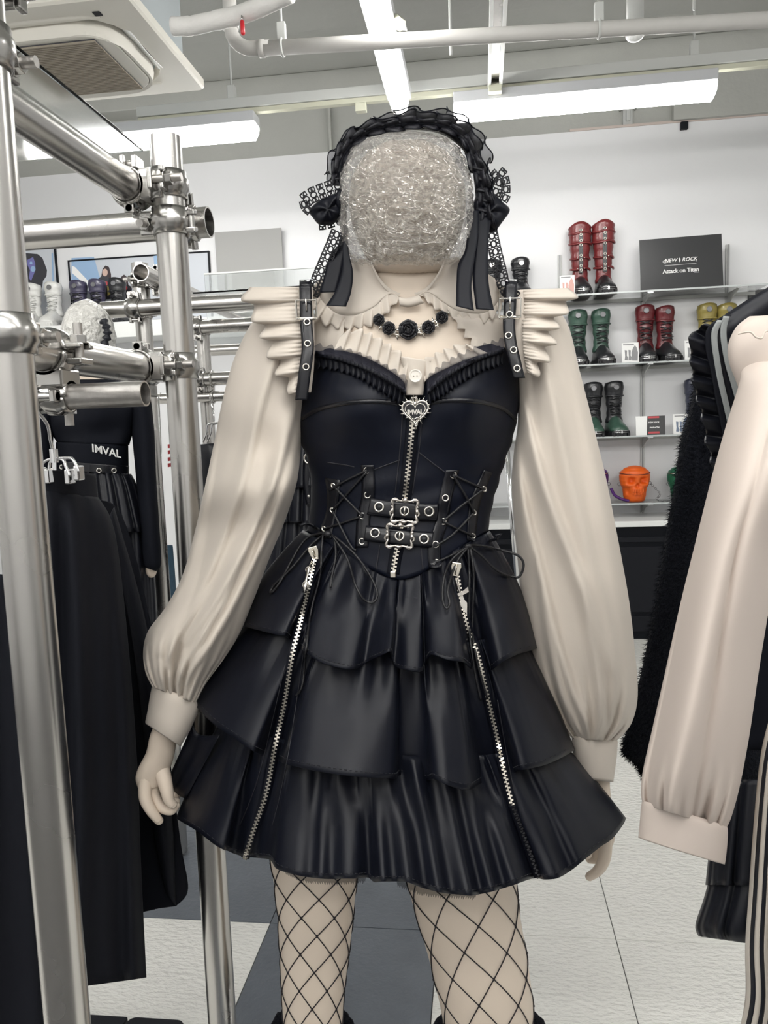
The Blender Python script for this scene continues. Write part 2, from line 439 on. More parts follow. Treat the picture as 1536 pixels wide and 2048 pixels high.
# sprinkler / detector heads
c = PY(1270, 48, 3.45)
sd = thing('ceiling_detector', 'round white detector hanging from the ceiling behind the grey pipe', 'detector', c)
zt = 3.479
MB().cyl((c.x, 3.45, zt-0.03), (c.x, 3.45, zt), 0.06, 20).build('rose', M['white_gloss'], sd)
zz = PY(1268, 70, 3.45).z
MB().cyl((c.x, 3.45, zz+0.03), (c.x, 3.45, zt-0.03), 0.034, 18).build('stem', M['rail_white'], sd)
MB().ell((c.x, 3.45, zz+0.005), 0.04, 0.04, 0.032).build('dome', M['white_gloss'], sd)
# ------------------------------------------------------------------ ceiling cassette air conditioner
ZA = 2.88
xa1, ya1 = PZ(411, 181, ZA).x, PZ(411, 181, ZA).y
ya0 = PZ(100, 8, ZA).y; xa0 = xa1-(ya1-ya0)-0.02
ac = thing('air_conditioner', 'cream ceiling cassette air conditioner with square brown grille', 'air conditioner', ((xa0+xa1)/2, (ya0+ya1)/2, ZA))
cx_, cy_ = (xa0+xa1)/2, (ya0+ya1)/2; hw, hd = (xa1-xa0)/2, (ya1-ya0)/2
MB().box((xa0+0.07, ya0+0.05, ZA+0.03), (xa1-0.075, ya1-0.05, ZCEIL-0.12)).build('body', M['ac_body'], ac, smooth=False, bevel=0.004)
MB().box((xa1-0.0749, ya0+0.14, ZA+0.10), (xa1-0.069, ya1-0.12, ZA+0.28)).build('access_panel', M['ac_body'], ac, smooth=False, bevel=0.002)
def rrect(cx, cy, a, b, r, z, n=5):
    out = []
    for qx, qy, a0 in ((1, 1, 0), (-1, 1, PI/2), (-1, -1, PI), (1, -1, 1.5*PI)):
        for k in range(n+1):
            t = a0 + k*PI/2/n
            out.append(Vector((cx+qx*(a-r)+r*math.cos(t), cy+qy*(b-r)+r*math.sin(t), z)))
    return out
# outer frame ring, recessed gap, inner lid with the grille
o1 = rrect(cx_, cy_, hw, hd, 0.02, ZA+0.04); o2 = rrect(cx_, cy_, hw, hd, 0.02, ZA+0.008); o3 = rrect(cx_, cy_, hw-0.008, hd-0.008, 0.02, ZA)
i3 = rrect(cx_, cy_, hw-0.10, hd-0.10, 0.20, ZA+0.002); i2 = rrect(cx_, cy_, hw-0.115, hd-0.115, 0.19, ZA+0.035)
MB().loft([o1, o2, o3, i3, i2], False, False).build('frame', M['ac_plastic'], ac, angle=HARD)
MB().loft([rrect(cx_, cy_, hw-0.09, hd-0.09, 0.19, ZA+0.034), rrect(cx_, cy_, hw-0.09, hd-0.09, 0.19, ZA+0.04)]).build('recess', M['ac_beige'], ac, smooth=False)
DL = 0.06
gx1 = PZ(286, 181, ZA-DL).x; gy1 = PZ(286, 181, ZA-DL).y; gy0 = PZ(182, 86, ZA-DL).y; gx0 = 2*cx_-gx1
gcy = (gy0+gy1)/2
MB().loft([rrect(cx_, cy_, hw-0.128, hd-0.128, 0.18, ZA+0.03), rrect(cx_, cy_, hw-0.125, hd-0.125, 0.18, ZA-0.02), rrect(cx_, cy_, hw-0.135, hd-0.135, 0.16, ZA-0.045),
           rrect(cx_, gcy, hw-0.15, hd-0.15, 0.12, ZA-DL+0.018)], False, False).build('lid_rim', M['ac_plastic'], ac, angle=HARD)
MB().loft([rrect(cx_, gcy, hw-0.15, hd-0.15, 0.12, ZA-DL+0.03), rrect(cx_, gcy, hw-0.152, hd-0.152, 0.12, ZA-DL+0.016), rrect(cx_, gcy, hw-0.155, hd-0.155, 0.118, ZA-DL+0.014)], True, True).build('lid', M['ac_plastic'], ac, smooth=False)
grl = MB().box((gx0, gy0, ZA-DL+0.01), (gx1, gy1, ZA-DL+0.0135)).build('grille', M['ac_dark'], ac, smooth=False)
ns = 34
for k in range(ns):
    y = lerp(gy0, gy1, (k+0.5)/ns); hh = (gy1-gy0)/ns*0.36
    if k == 0:
        g0 = MB().box((gx0, -hh, ZA-DL+0.004), (gx1, hh, ZA-DL+0.01)).build('grille_slat', M['ac_grille'], grl, smooth=False)
        g0.location = (0, y, 0)
    else:
        copy_part(g0, grl, Matrix.Translation((0, y, 0)))
# air outlets: dark slot and louvre blade on each side
for sx, sy in ((1, 0), (-1, 0), (0, 1), (0, -1)):
    cc = Vector((cx_+sx*(hw-0.112), cy_+sy*(hd-0.112), ZA+0.026))
    ln = hd*0.62
    al = Vector((-sy, sx, 0)); ou = Vector((sx, sy, 0))
    if sx == 1:
        MB().obox(cc+Vector((0.012, 0, 0.003)), al*ln, ou*0.03, (0, 0, 0.004)).build('outlet', M['ac_dark'], ac, smooth=False)
        rows = []
        for k in range(9):
            u = -1+k/4; w_ = 0.030*math.sqrt(max(0.02, 1-u*u*0.97))
            rows.append([cc+al*ln*u*0.95+ou*(-w_*0.7)+Vector((0, 0, -0.016)), cc+al*ln*u*0.95+Vector((0, 0, -0.022)), cc+al*ln*u*0.95+ou*w_*0.6+Vector((0, 0, -0.034*(1-u*u)-0.004))])
        MB().grid(rows).build('louvre', M['white_gloss'], ac, solid=0.004)
    else:
        rows = []
        for k in range(9):
            u = -1+k/4; w_ = 0.036*math.sqrt(max(0.02, 1-u*u*0.97))
            rows.append([cc+al*ln*u+ou*(-w_)+Vector((0, 0, -0.014)), cc+al*ln*u+Vector((0, 0, -0.03)), cc+al*ln*u+ou*w_+Vector((0, 0, -0.018))])
        MB().grid(rows).build('louvre', M['ac_plastic'], ac, solid=0.004)
c = PZ(195, 28, ZA-0.0005)
MB().obox(c, (0.014, 0, 0), (0, 0.014, 0), (0, 0, 0.001)).build('sensor_window', M['black_plastic'], ac, smooth=False)
# ================================================================== wall display of boots, bags and signs
YP_ = YW-0.03                                     # face of the white wall panel
YF = YP_-0.25                                     # front edge of the glass shelves
mat('slot_metal', (0.22, 0.22, 0.23), 0.5, metal=0.9)
mat('shelf_glass', (0.93, 0.97, 0.96), 0.05, trans=0.9, ior=1.15, alpha=0.55)
mat('shelf_edge', (0.50, 0.53, 0.53), 0.2)
mat('cab_black', (0.005, 0.006, 0.009), 0.4, spec=0.15)
def shelf_z(px, py): return PY(px, py, YF).z
SZ = [shelf_z(1284, 581), shelf_z(1284, 724), shelf_z(1284, 871), shelf_z(1284, 1006)]
ux = [PY(p, 700, YP_).x for p in (1121, 1284, 1452)]
ux = [ux[0]-0.51, ux[0]] + ux[1:]
zb_ = PY(1284, 1042, YP_).z; zt_ = PY(1452, 490, YP_).z
cols = [thing('shelf_upright', l, 'shelf upright', (x, YP_-0.009, zb_), 'slotted uprights on the white wall') for x, l in zip(ux,
        ('slotted metal upright on the wall hidden behind the mannequin', 'slotted metal upright left of the tall red boots', 'slotted metal upright below the black lettered sign', 'slotted metal upright at right end of glass shelves'))]
for t, x in zip(cols, ux):
    MB().box((x-0.011, YP_-0.016, zb_), (x+0.011, YP_-0.001, zt_)).build('channel', M['rail_white'], t, smooth=False)
    MB().box((x-0.0035, YP_-0.0175, zb_), (x+0.0035, YP_-0.016, zt_)).build('slot', M['slot_metal'], t, smooth=False)
names = ('top', 'second', 'third', 'lowest')
for k, z in enumerate(SZ):
    for (a, b, w) in ((ux[0]-0.1, ux[1]+0.012, 'left'), (ux[1]+0.016, ux[3]+0.16, 'right')):
        lb = 'clear glass shelf, %s on the wall, %s' % (names[k], 'behind the mannequin' if w == 'left' else ('under the black sign', 'under green and red boots', 'under the black-green boots', 'under the skull bags')[k])
        s = thing('glass_shelf', lb, 'shelf', ((a+b)/2, YF, z), 'glass wall shelves')
        MB().box((a, YF, z-0.008), (b, YP_-0.018, z)).build('pane', M['shelf_glass'], s, smooth=False)
        MB().box((a, YF-0.003, z-0.009), (b, YF, z+0.001)).build('glass_edge', M['shelf_edge'], s, smooth=False)
        MB().box((a, YP_-0.030, z-0.030), (b, YP_-0.019, z-0.010)).build('shelf_rail', M['rail_white'], s, smooth=False)
        for x in ux:
            if a-0.005 <= x <= b:
                MB().prism([(x-0.003, YP_-0.018, z-0.010), (x-0.003, YF+0.02, z-0.010), (x-0.003, YF+0.02, z-0.018), (x-0.003, YF+0.12, z-0.045), (x-0.003, YP_-0.018, z-0.085)], (0.006, 0, 0)).build('bracket', M['rail_white'], s, smooth=False)
                MB().obox((x, YF+0.006, z-0.013), (0.016, 0, 0), (0, 0.007, 0), (0, 0, 0.004)).build('clip', M['chrome'], s, smooth=False)
# counter with black cabinets below
zc = PY(1284, 1040, 4.80).z; yc0 = 4.77
ct = MB().box((-0.4, yc0-0.02, zc-0.035), (XR-0.05, YP_-0.001, zc)).build('worktop', M['white_gloss'], smooth=False, bevel=0.003)
tag(ct, 'long white worktop along the wall below the skull bags', 'worktop')
for k, (a, b) in enumerate(((-0.4, 0.35), (0.36, 1.26), (1.27, 2.2))):
    cb = thing('cabinet', ('black low cabinet under the worktop behind the mannequin', 'black low cabinet under the skull bags, between the white sleeves', 'black low cabinet hidden behind the fur coat')[k], 'cabinet', ((a+b)/2, yc0, 0), 'black cabinets under the worktop')
    MB().box((a, yc0, 0.0), (b, YP_-0.002, zc-0.036)).build('carcass', M['cab_black'], cb, smooth=False)
    MB().box((a+0.01, yc0-0.008, zc-0.13), (b-0.01, yc0-0.0005, zc-0.10)).build('handle_rail', M['black_plastic'], cb, smooth=False, bevel=0.002)
    MB().box((a+0.01, yc0-0.006, 0.17), (b-0.01, yc0-0.0005, zc-0.16)).build('drawer_front', M['black_plastic'], cb, smooth=False, bevel=0.002)
    MB().box((a+0.01, yc0-0.008, 0.05), (b-0.01, yc0-0.0005, 0.145)).build('plinth_board', M['black_plastic'], cb, smooth=False, bevel=0.002)

# ------------------------------------------------------------------ boots
def boot_mats(nm, col, r=0.28):
    return mat('boot_'+nm, col, r, spec=0.6, coat=0.2, var=0.12, vscale=60)
for nm, c in (('red', (0.17, 0.022, 0.024)), ('green', (0.045, 0.095, 0.070)), ('yellow', (0.27, 0.22, 0.06)), ('black', (0.018, 0.019, 0.022)), ('white', (0.72, 0.72, 0.70)), ('purple', (0.06, 0.055, 0.10)), ('slate', (0.05, 0.055, 0.085)), ('wine', (0.12, 0.016, 0.02))):
    boot_mats(nm, c)
mat('sole_black', (0.012, 0.012, 0.014), 0.5); mat('sole_white', (0.70, 0.70, 0.68), 0.5)
BW = 1.26
def boot(x, z, H, label, group, upper, toe='boot_black', sole='sole_black', tall=False, rot=0.0, ytoe=None, W=0.052, disc='slot_metal', laces='black'):
    """front-facing platform boot standing at height z; toe towards -Y"""
    yt = YF+0.002 if ytoe is None else ytoe
    b = thing('platform_boot', label, 'boot', (x, yt+0.12, z), group)
    RT = Matrix.Translation((x, yt+0.13, z)) @ Matrix.Rotation(rot, 4, 'Z') @ Matrix.Diagonal((BW, 1.0, 1.0, 1.0))
    tr = lambda q: RT @ Vector(q)
    # sole: thick, lugged, wider at the toe
    sole_out = [(-.040, .10), (-.044, .04), (-.040, -.02), (-.050, -.075), (-.044, -.115), (-.020, -.132), (.020, -.132), (.044, -.115), (.050, -.075), (.040, -.02), (.044, .04), (.040, .10), (.02, .115), (-.02, .115)]
    sl_ = MB().loft([[tr((px*1.0, py, 0)) for px, py in sole_out], [tr((px*1.02, py, .018)) for px, py in sole_out], [tr((px*.97, py, .032)) for px, py in sole_out]]).build('sole', M[sole], b, smooth=False)
    for k in range(5):
        u = -.036+.018*k
        MB().obox(tr((u, -.130+.12*abs(u)*4*abs(u)*2, .009)), (.006, 0, 0), (0, .006, 0), (0, 0, .009)).build('lug', M[sole], sl_, smooth=False)
    # foot: rings along y from heel to toe
    R_ = []
    for (yy, w, h0, h1) in ((.105, .030, .030, .10), (.07, .040, .030, .135), (.02, .042, .030, .14), (-.03, .043, .030, .115), (-.07, .047, .030, .088), (-.10, .044, .030, .074), (-.122, .032, .031, .058), (-.131, .012, .033, .044)):
        R_.append([tr((w*math.cos(a)*(1-.15*max(0, math.sin(a))), yy, h0+(h1-h0)*max(0, math.sin(a))**.8)) for a in (PI*k/14-0.0 for k in range(15))])
    MB().loft(R_, True, True).build('foot', M[toe], b)
    # chrome toe bar
    if sole == 'sole_black':
        tb_ = MB()
        for dz in (.020, .031):
            tb_.tube([tr((xx, -.134+abs(xx)*abs(xx)*9, dz+.002)) for xx in (-.036, -.02, 0, .02, .036)], .0022, 6)
        tb_.build('toe_bar', M['chrome'], sl_)
        MB().obox(tr((0, -.136, .0275)), (.004, 0, 0), (0, .003, 0), (0, 0, .009)).build('toe_stud', M['chrome'], sl_, smooth=False)
    # shaft rings
    sh = []; n = 24; zz0 = .085
    segs = 22
    for k in range(segs+1):
        t = k/segs; zz = lerp(zz0, H, t)
        if tall: w = pls([(0, .040), (.18, .036), (.45, .044), (.8, .053), (1, .055)], t)[0]; d_ = w*1.05
        else: w = pls([(0, .042), (.3, .035), (.6, .040), (.85, .047), (1, .046)], t)[0]; d_ = w*1.1
        yc = lerp(.035, .030, t); q = .0016*math.sin(t*(46 if tall else 30))
        ring = []
        for j in range(n):
            a = 2*PI*j/n
            zt2 = 0
            if k >= segs-1:
                zt2 = (.018*math.cos(2*a+PI)*1.0+.008*math.sin(a)) if tall else (.012*max(0, -math.sin(a))**2)
            ring.append(tr(((w+q)*math.cos(a), yc+(d_+q)*math.sin(a), zz+zt2*(1 if k == segs else .5))))
        sh.append(ring)
    MB().loft(sh, True, False).build('shaft', M[upper], b, solid=.002)
    if tall:
        pl_ = MB().obox(tr((0, -.024, H*.62)), (.012, 0, 0), (0, .004, 0), (0, 0, H*.30)); pl_ = pl_.build('buckle_plate', M['boot_black'], b, smooth=False, bevel=.002)
        for t in (.36, .42, .50, .56, .70, .76, .84, .90):
            zz = H*t; w = .052 if t > .6 else .046
            MB().ring(tr((0, -.0305-.004*(t > .6), zz)), tr((0, -1, 0))-tr((0, 0, 0)), .0075, .0022, 14, 6).build('stud', M['antique'], pl_)
        for t in (.385, .53, .73, .87):
            zz = H*t; w = .054 if t > .6 else .047
            MB().tube([tr((w*math.sin(a), .030-w*1.07*math.cos(a), zz+.004*math.sin(3*a))) for a in (-1.5+3.0*k/10 for k in range(11))], .0075, 6).build('strap', M[upper], b)
            for sx in (-1, 1): MB().ell(tr((sx*.017, -.026, zz)), .004, .003, .004, 8, 6).build('rivet', M['antique'], pl_)
    else:
        cc = tr((0, .030-.0535, H-.028)); nn = (tr((0, -1, .12))-tr((0, 0, 0)))
        em_ = MB().disc(cc, nn, .0165, .0035, 20).build('emblem', M[disc], b, angle=HARD)
        MB().ring(cc+Vector((0, -.0035, 0)), nn, .0155, .0016, 18, 6).build('emblem_rim', M['slot_metal'], em_)
        lz = [H*f for f in (.70, .60, .51, .42)]
        for i_, zz in enumerate(lz):
            w = .034; yy = -.016-.006*(i_ > 1)-.012*(i_ == 3)
            MB().tube([tr((-w*.8, yy+.020, zz-.006)), tr((-w*.4, yy-.002, zz)), tr((w*.4, yy-.003, zz+.010)), tr((w*.85, yy+.020, zz+.014))], .0038, 5).build('lace', M['boot_black' if laces == 'black' else 'boot_white'], b)
            MB().tube([tr((w*.8, yy+.020, zz-.006)), tr((w*.4, yy-.002, zz)), tr((-w*.4, yy-.003, zz+.010)), tr((-w*.85, yy+.020, zz+.014))], .0038, 5).build('lace', M['boot_black' if laces == 'black' else 'boot_white'], b)
        MB().tube([tr((w_*math.cos(a), .032+w_*1.12*math.sin(a), H*.76)) for w_, a in ((.0455, PI+.2+(PI-.4)*k/12) for k in range(13))], .006, 6).build('ankle_strap', M[upper], b)
    return b
yb = YF+0.002
def bx_(px, z, py=None):                                   # x on the boots' row
    return PY(px, 700, yb+0.12).x
def bh(px, ytop, z): return PY(px, ytop, yb+0.16).z - z
g = 'boots on the wall shelves'
boot(bx_(1163, 0), SZ[0], bh(1166, 446, SZ[0])-.012, 'left one of the tall red buckled boots', g, 'boot_red', tall=True, rot=-.01)
boot(bx_(1210, 0), SZ[0], bh(1208, 442, SZ[0])-.012, 'right one of the tall red buckled boots', g, 'boot_red', tall=True, rot=.03)
boot(bx_(988, 0), SZ[0], bh(988, 524, SZ[0]), 'black ankle boot with disc beside the lace ribbon tail', g, 'boot_black', rot=-.05, disc='antique')
boot(bx_(1045, 0), SZ[0], bh(1045, 520, SZ[0]), 'black ankle boot with disc above the right white shoulder frill', g, 'boot_black', rot=.10, disc='antique')
boot(bx_(1157, 0), SZ[1], bh(1157, 624, SZ[1]), 'green laced boot half hidden by the white sleeve', g, 'boot_green', rot=-.08)
boot(bx_(1205, 0), SZ[1], bh(1205, 622, SZ[1]), 'green laced boot in full view next to the white sleeve', g, 'boot_green', rot=.10)
boot(bx_(1292, 0), SZ[1], bh(1292, 614, SZ[1]), 'left one of the short dark red laced boots', g, 'boot_wine', rot=-.05)
boot(bx_(1334, 0), SZ[1], bh(1334, 616, SZ[1]), 'right one of the short dark red laced boots', g, 'boot_wine', rot=.16)
boot(bx_(1417, 0), SZ[1], bh(1417, 611, SZ[1]), 'left one of the mustard yellow boots above the sailor collar', g, 'boot_yellow', rot=-.01, disc='slot_metal')
boot(bx_(1457, 0), SZ[1], bh(1457, 611, SZ[1]), 'right one of the mustard yellow boots above the sailor collar', g, 'boot_yellow', rot=.01, disc='slot_metal')
boot(bx_(1187, 0), SZ[2], bh(1187, 768, SZ[2]), 'black boot with green toe half hidden by the white sleeve', g, 'boot_black', toe='boot_green', rot=-.05, disc='slot_metal')
boot(bx_(1231, 0), SZ[2], bh(1231, 766, SZ[2]), 'black boot with green toe in full view on the third shelf', g, 'boot_black', toe='boot_green', rot=.12, disc='slot_metal')
boot(bx_(1392, 0), SZ[2], bh(1392, 760, SZ[2]), 'slate blue boot peeping out left of the sailor collar frill', g, 'boot_slate', rot=.0)
# ------------------------------------------------------------------ signs and price cards
mat('sign_black', (0.035, 0.036, 0.038), 0.35); mat('ink_white', (0.80, 0.80, 0.79), 0.5); mat('ink_grey', (0.25, 0.25, 0.26), 0.5); mat('ink_red', (0.50, 0.07, 0.08), 0.5); mat('card', (0.80, 0.80, 0.79), 0.4); mat('ink_pink', (0.62, 0.36, 0.32), 0.5); mat('ink_blue', (0.16, 0.20, 0.28), 0.5)
def panel(name, label, cat, px0, px1, py0, py1, z, yfront, m, lean=0.03, th=0.006, group=None, tilt=0.0):
    """upright board standing on a shelf at height z; returns thing and a mapper (u,v)->point on its face"""
    a, b = PY(px0, (py0+py1)/2, yfront), PY(px1, (py0+py1)/2, yfront); h = PY((px0+px1)/2, py0, yfront).z - z
    t = thing(name, label, cat, ((a.x+b.x)/2, yfront, z), group)
    def face(u, v, d=0.0): return Vector((lerp(a.x, b.x, u), yfront+lean*v-d+tilt*(u-.5), z+h*v))
    vs = [face(0, 0), face(1, 0), face(1, 1), face(0, 1)]
    MB().prism(vs, (0, th, 0)).build('board', m, t, smooth=False)
    return t, face, b.x-a.x, h
t, f, w, h = panel('black_sign', 'large black sign reading NEW ROCK and Attack on Titan', 'sign', 1283, 1446, 470, 578, SZ[0], YF+0.05, M['sign_black'], lean=.05, tilt=-.03)
xa = (f(1, 0)-f(0, 0)).normalized(); ya = (f(0, 1)-f(0, 0)).normalized()
text_mesh('lettering', 'NEW', .031, M['ink_white'], f(.375, .565, .001), xa, ya, .0006, t, offset=.0004, shear=.25, spacing=1.0)
text_mesh('lettering', 'ROCK', .031, M['ink_white'], f(.605, .565, .001), xa, ya, .0006, t, offset=.0004, shear=.25, spacing=1.0)
MB().prism([f(.486+.011*math.cos(a)*1.0, .565+.045*math.sin(a), .0008) for a in (PI/6+2*PI*k/6 for k in range(6))], (0, -.0008, 0)).build('emblem', M['ink_white'], t, smooth=False)
for px_ in (.300, .312): MB().ring(f(px_, .55, .001), (0, 1, 0), .009, .0012, 14, 5).build('flourish', M['ink_white'], t)
MB().tube([f(.695-.02*k/6, .515+.0025*k, .001) for k in range(7)], .0012, 5).build('flourish', M['ink_white'], t)
MB().prism([f(.30, .472, .0008), f(.685, .472, .0008), f(.685, .478, .0008), f(.30, .478, .0008)], (0, -.0006, 0)).build('rule', M['ink_white'], t, smooth=False)
text_mesh('lettering', 'Attack on Titan', .034, M['ink_white'], f(.495, .36, .001), xa, ya, .0006, t, offset=.0007, spacing=.97)
MB().prism([f(.655, .300, .0008), f(.715, .300, .0008), f(.715, .312, .0008), f(.655, .312, .0008)], (0, -.0005, 0)).build('small_print', M['ink_grey'], t, smooth=False)
def card(label, px0, px1, py0, py1, z, ink, seed):
    t, f, w, h = panel('price_card', label, 'card', px0, px1, py0, py1, z, YF+0.012, M['card'], lean=.012, th=.002, group='picture cards on the shelves')
    rnd = random.Random(seed)
    MB().prism([f(.08, .88, .0006), f(.72, .88, .0006), f(.72, .93, .0006), f(.08, .93, .0006)], (0, -.0004, 0)).build('small_print', M['ink_grey'], t, smooth=False)
    for k in range(2):                                   # the pictured boots
        u = .16+.22*k
        MB().prism([f(u, .14, .0006), f(u+.17, .12, .0006), f(u+.19, .28, .0006), f(u+.13, .36, .0006), f(u+.15, .62, .0006), f(u+.01, .64, .0006), f(u+.03, .34, .0006)], (0, -.0004, 0)).build('printed_boot', ink, t, smooth=False)
    MB().prism([f(.58, .10, .0006), f(.92, .08, .0006), f(.95, .5, .0006), f(.88, .74, .0006), f(.78, .86, .0006), f(.66, .72, .0006), f(.56, .5, .0006)], (0, -.0004, 0)).build('printed_figure', ink, t, smooth=False)
    return t
card('picture card standing in front of the tall red boots', 1120, 1150, 550, 585, SZ[0], M['ink_pink'], 1)
card('picture card between the green and the dark red boots', 1244, 1278, 685, 724, SZ[1], M['ink_grey'], 2)
card('picture card left of the yellow boots, behind the black frill', 1370, 1404, 680, 724, SZ[1], M['ink_grey'], 3)
card('picture card at the dark fur edge on the third shelf', 1347, 1380, 828, 871, SZ[2], M['ink_blue'], 4)
t, f, w, h = panel('acrylic_sign', 'small black glossy sign standing on the third shelf', 'sign', 1272, 1331, 832, 871, SZ[2], YF+0.02, M['sign_black'], lean=.015, th=.004)
xa = (f(1, 0)-f(0, 0)).normalized(); ya = (f(0, 1)-f(0, 0)).normalized()
MB().prism([f(0, 0, .0004), f(.36, 0, .0004), f(.40, 1, .0004), f(.0, 1, .0004)], (0, -.0006, 0)).build('painted_reflection', M['white_gloss'], t, smooth=False)  # white reflection on the sign's face, laid on as a pale sheet
text_mesh('lettering', 'NEW ROCK', .012, M['ink_white'], f(.62, .66, .0008), xa, ya, .0004, t, offset=.0004)
text_mesh('lettering', 'Attack on Titan', .012, M['ink_white'], f(.64, .40, .0008), xa, ya, .0004, t, offset=.0004, spacing=.8)
for v in (.93, .13): MB().prism([f(.42, v-.05, .0004), f(.80, v-.05, .0004), f(.80, v+.05, .0004), f(.42, v+.05, .0004)], (0, -.0004, 0)).build('red_strip', M['ink_red'], t, smooth=False)

# ------------------------------------------------------------------ skull bags
def skull_bag(label, px, rot, col, chain=True):
    m = mat('skull_'+label.split()[0], col, .38, spec=.5)
    x = PY(px, 960, YF+.07).x; y = YF+.085; z = SZ[3]
    b = thing('skull_bag', label, 'bag', (x, y, z), 'skull bags on the lowest shelf')
    RT = Matrix.Translation((x, y, z)) @ Matrix.Rotation(rot, 4, 'Z') @ Matrix.Scale(1.0, 4)
    tr = lambda q: RT @ Vector(q)
    H = PY(px, 931, y).z - z; S = H/.24
    rings = []
    prof = [(.0, .050, .048), (.012, .066, .062), (.05, .074, .068), (.09, .078, .070), (.12, .092, .078), (.15, .098, .084), (.175, .099, .086), (.20, .092, .080), (.222, .070, .062), (.236, .036, .034), (.24, .008, .008)]
    nn = 64; zs = [k/54*.24 for k in range(55)]
    for zz in zs:
        w, d_ = pls(prof, zz); ring = []
        for k in range(nn):
            a = 2*PI*k/nn; xx, yy = w*math.sin(a), -d_*math.cos(a)
            dent = 0.0
            if math.cos(a) > 0:
                for sx in (-1, 1):
                    dent += .036*math.exp(-(((xx-sx*.040)/.022)**4)-(((zz-.145)/.020)**4))            # eye sockets
                    dent -= .012*math.exp(-(((xx-sx*.062)/.018)**2)-(((zz-.112)/.014)**2))           # cheek bones
                    dent += .018*math.exp(-(((xx-sx*.058)/.012)**2)-(((zz-.075)/.024)**2))           # hollow cheeks
                dent += .024*math.exp(-((xx/.011)**2)-(((zz-.112)/.014)**2))                           # nose
                dent -= .013*math.exp(-((xx/.040)**4)-(((zz-.078)/.022)**4))                           # teeth block
                dent += .005*math.exp(-((xx/.044)**6)-(((zz-.066)/.004)**2))                           # bite line
                dent -= .006*math.exp(-((xx/.03)**2)-(((zz-.03)/.018)**2))                             # chin
            L_ = math.hypot(xx, yy) or 1
            ring.append(tr(((xx-xx/L_*dent*.3)*S, (yy+dent*math.cos(a))*S, zz*S)))
        rings.append(ring)
    MB().loft(rings).build('shell', m, b)
    # zip round the crown, teeth, strap rings
    zz = .185; w, d_ = pls(prof, zz)
    MB().tube([tr(((w+.001)*math.sin(a)*S, -(d_+.001)*math.cos(a)*S, (zz-.010*math.cos(a)**2+.008)*S)) for a in (2*PI*k/48 for k in range(48))], .0032, 6, closed=True).build('zip', M['silver'] if 'orange' not in label else mat('zip_brown', (.20, .035, .012), .5), b)
    for k in range(7):
        MB().obox(tr(((-.027+.009*k)*S, -(.0875-abs(k-3)*.0012)*S, .060*S)), (.0034*S, 0, 0), (0, .004, 0), (0, 0, .008*S)).build('tooth', m, b, smooth=False, bevel=.0012)
        MB().obox(tr(((-.030+.010*k)*S, -(.0885-abs(k-3)*.0012)*S, .080*S)), (.004*S, 0, 0), (0, .004, 0), (0, 0, .010*S)).build('tooth', m, b, smooth=False, bevel=.0012)
    for sx in (-1, 1): MB().ring(tr((sx*.100*S, 0, .12*S)), (0, 1, 0), .010, .002, 14, 6).build('ring', M['slot_metal'], b)
    if chain:
        p = [tr((.104*S, -.01, .115*S)), tr((.125*S, -.03, .09*S)), tr((.15*S, -.05, .05*S)), tr((.12*S, -.075, .02*S)), tr((.155*S, -.07, .006*S)), tr((.20*S, -.07, .006*S))]
        Q = resample(catmull(p, 6), 16)
        for i, q in enumerate(Q):
            nn_ = Vector((0, 1, 0)) if i % 2 else Vector((.3, .2, 1))
            MB().ring(q, nn_, .006, .0016, 10, 5).build('chain_link', M['slot_metal'], b)
    return b
skull_bag('orange skull-shaped bag with chain strap', 1270, .10, (0.75, 0.12, 0.012))
skull_bag('green skull-shaped bag beside the black fur', 1365, .25, (0.01, 0.10, 0.05), False)
skull_bag('purple skull-shaped bag mostly behind the white sleeve', 1186, -.1, (0.07, 0.015, 0.14), False)
q = [PY(x, y, YF+.03) for x, y in ((1222, 978), (1230, 992), (1245, 1000), (1258, 1003))]
st = MB().tube(catmull(q, 5), .009, 8).build('bag_strap', M['skull_purple']); st.location.z += .004
tag(st, 'purple bag strap lying on shelf left of the orange skull', 'strap')

# ------------------------------------------------------------------ picture frames and shoes on the left wall
mat('poster_grey', (0.55, 0.58, 0.63), 0.4); mat('poster_blue', (0.30, 0.45, 0.66), 0.4); mat('poster_dark', (0.035, 0.035, 0.045), 0.4); mat('poster_purple', (0.17, 0.17, 0.42), 0.4)
mat('poster_face', (0.62, 0.44, 0.37), 0.5); mat('poster_hair', (0.045, 0.03, 0.035), 0.5); mat('poster_yellow', (0.5, 0.4, 0.12), 0.5)
def poster(label, px0, px1, py0, py1, shapes, frame=.010):
    Yp = YP_-.012
    a = PY(px0, (py0+py1)/2, Yp); b = PY(px1, (py0+py1)/2, Yp); z1 = PY((px0+px1)/2, py0, Yp).z; z0 = PY((px0+px1)/2, py1, Yp).z
    t = thing('framed_poster', label, 'poster', ((a.x+b.x)/2, Yp, z0), 'framed posters on the left of the wall')
    MB().box((a.x, Yp, z0), (b.x, Yp+.010, z1)).build('print', M['poster_grey'], t, smooth=False)
    for (x0, x1, y0, y1) in ((a.x-frame, a.x, z0-frame, z1+frame), (b.x, b.x+frame, z0-frame, z1+frame), (a.x, b.x, z1, z1+frame), (a.x, b.x, z0-frame, z0)):
        MB().box((x0, Yp-.006, y0), (x1, Yp+.011, y1)).build('frame_bar', M['cab_black'], t, smooth=False)
    lay = 0
    for nm, m, pts in shapes:
        lay += 1
        P = [PY(x, y, Yp-.0006-.0005*lay) for x, y in pts]
        MB().prism(P, (0, .0003, 0)).build(nm, M[m], t, smooth=False)
    return t
def ellp(cx, cy, rx, ry, n=16): return [(cx+rx*math.cos(2*PI*k/n), cy+ry*math.sin(2*PI*k/n)) for k in range(n)]
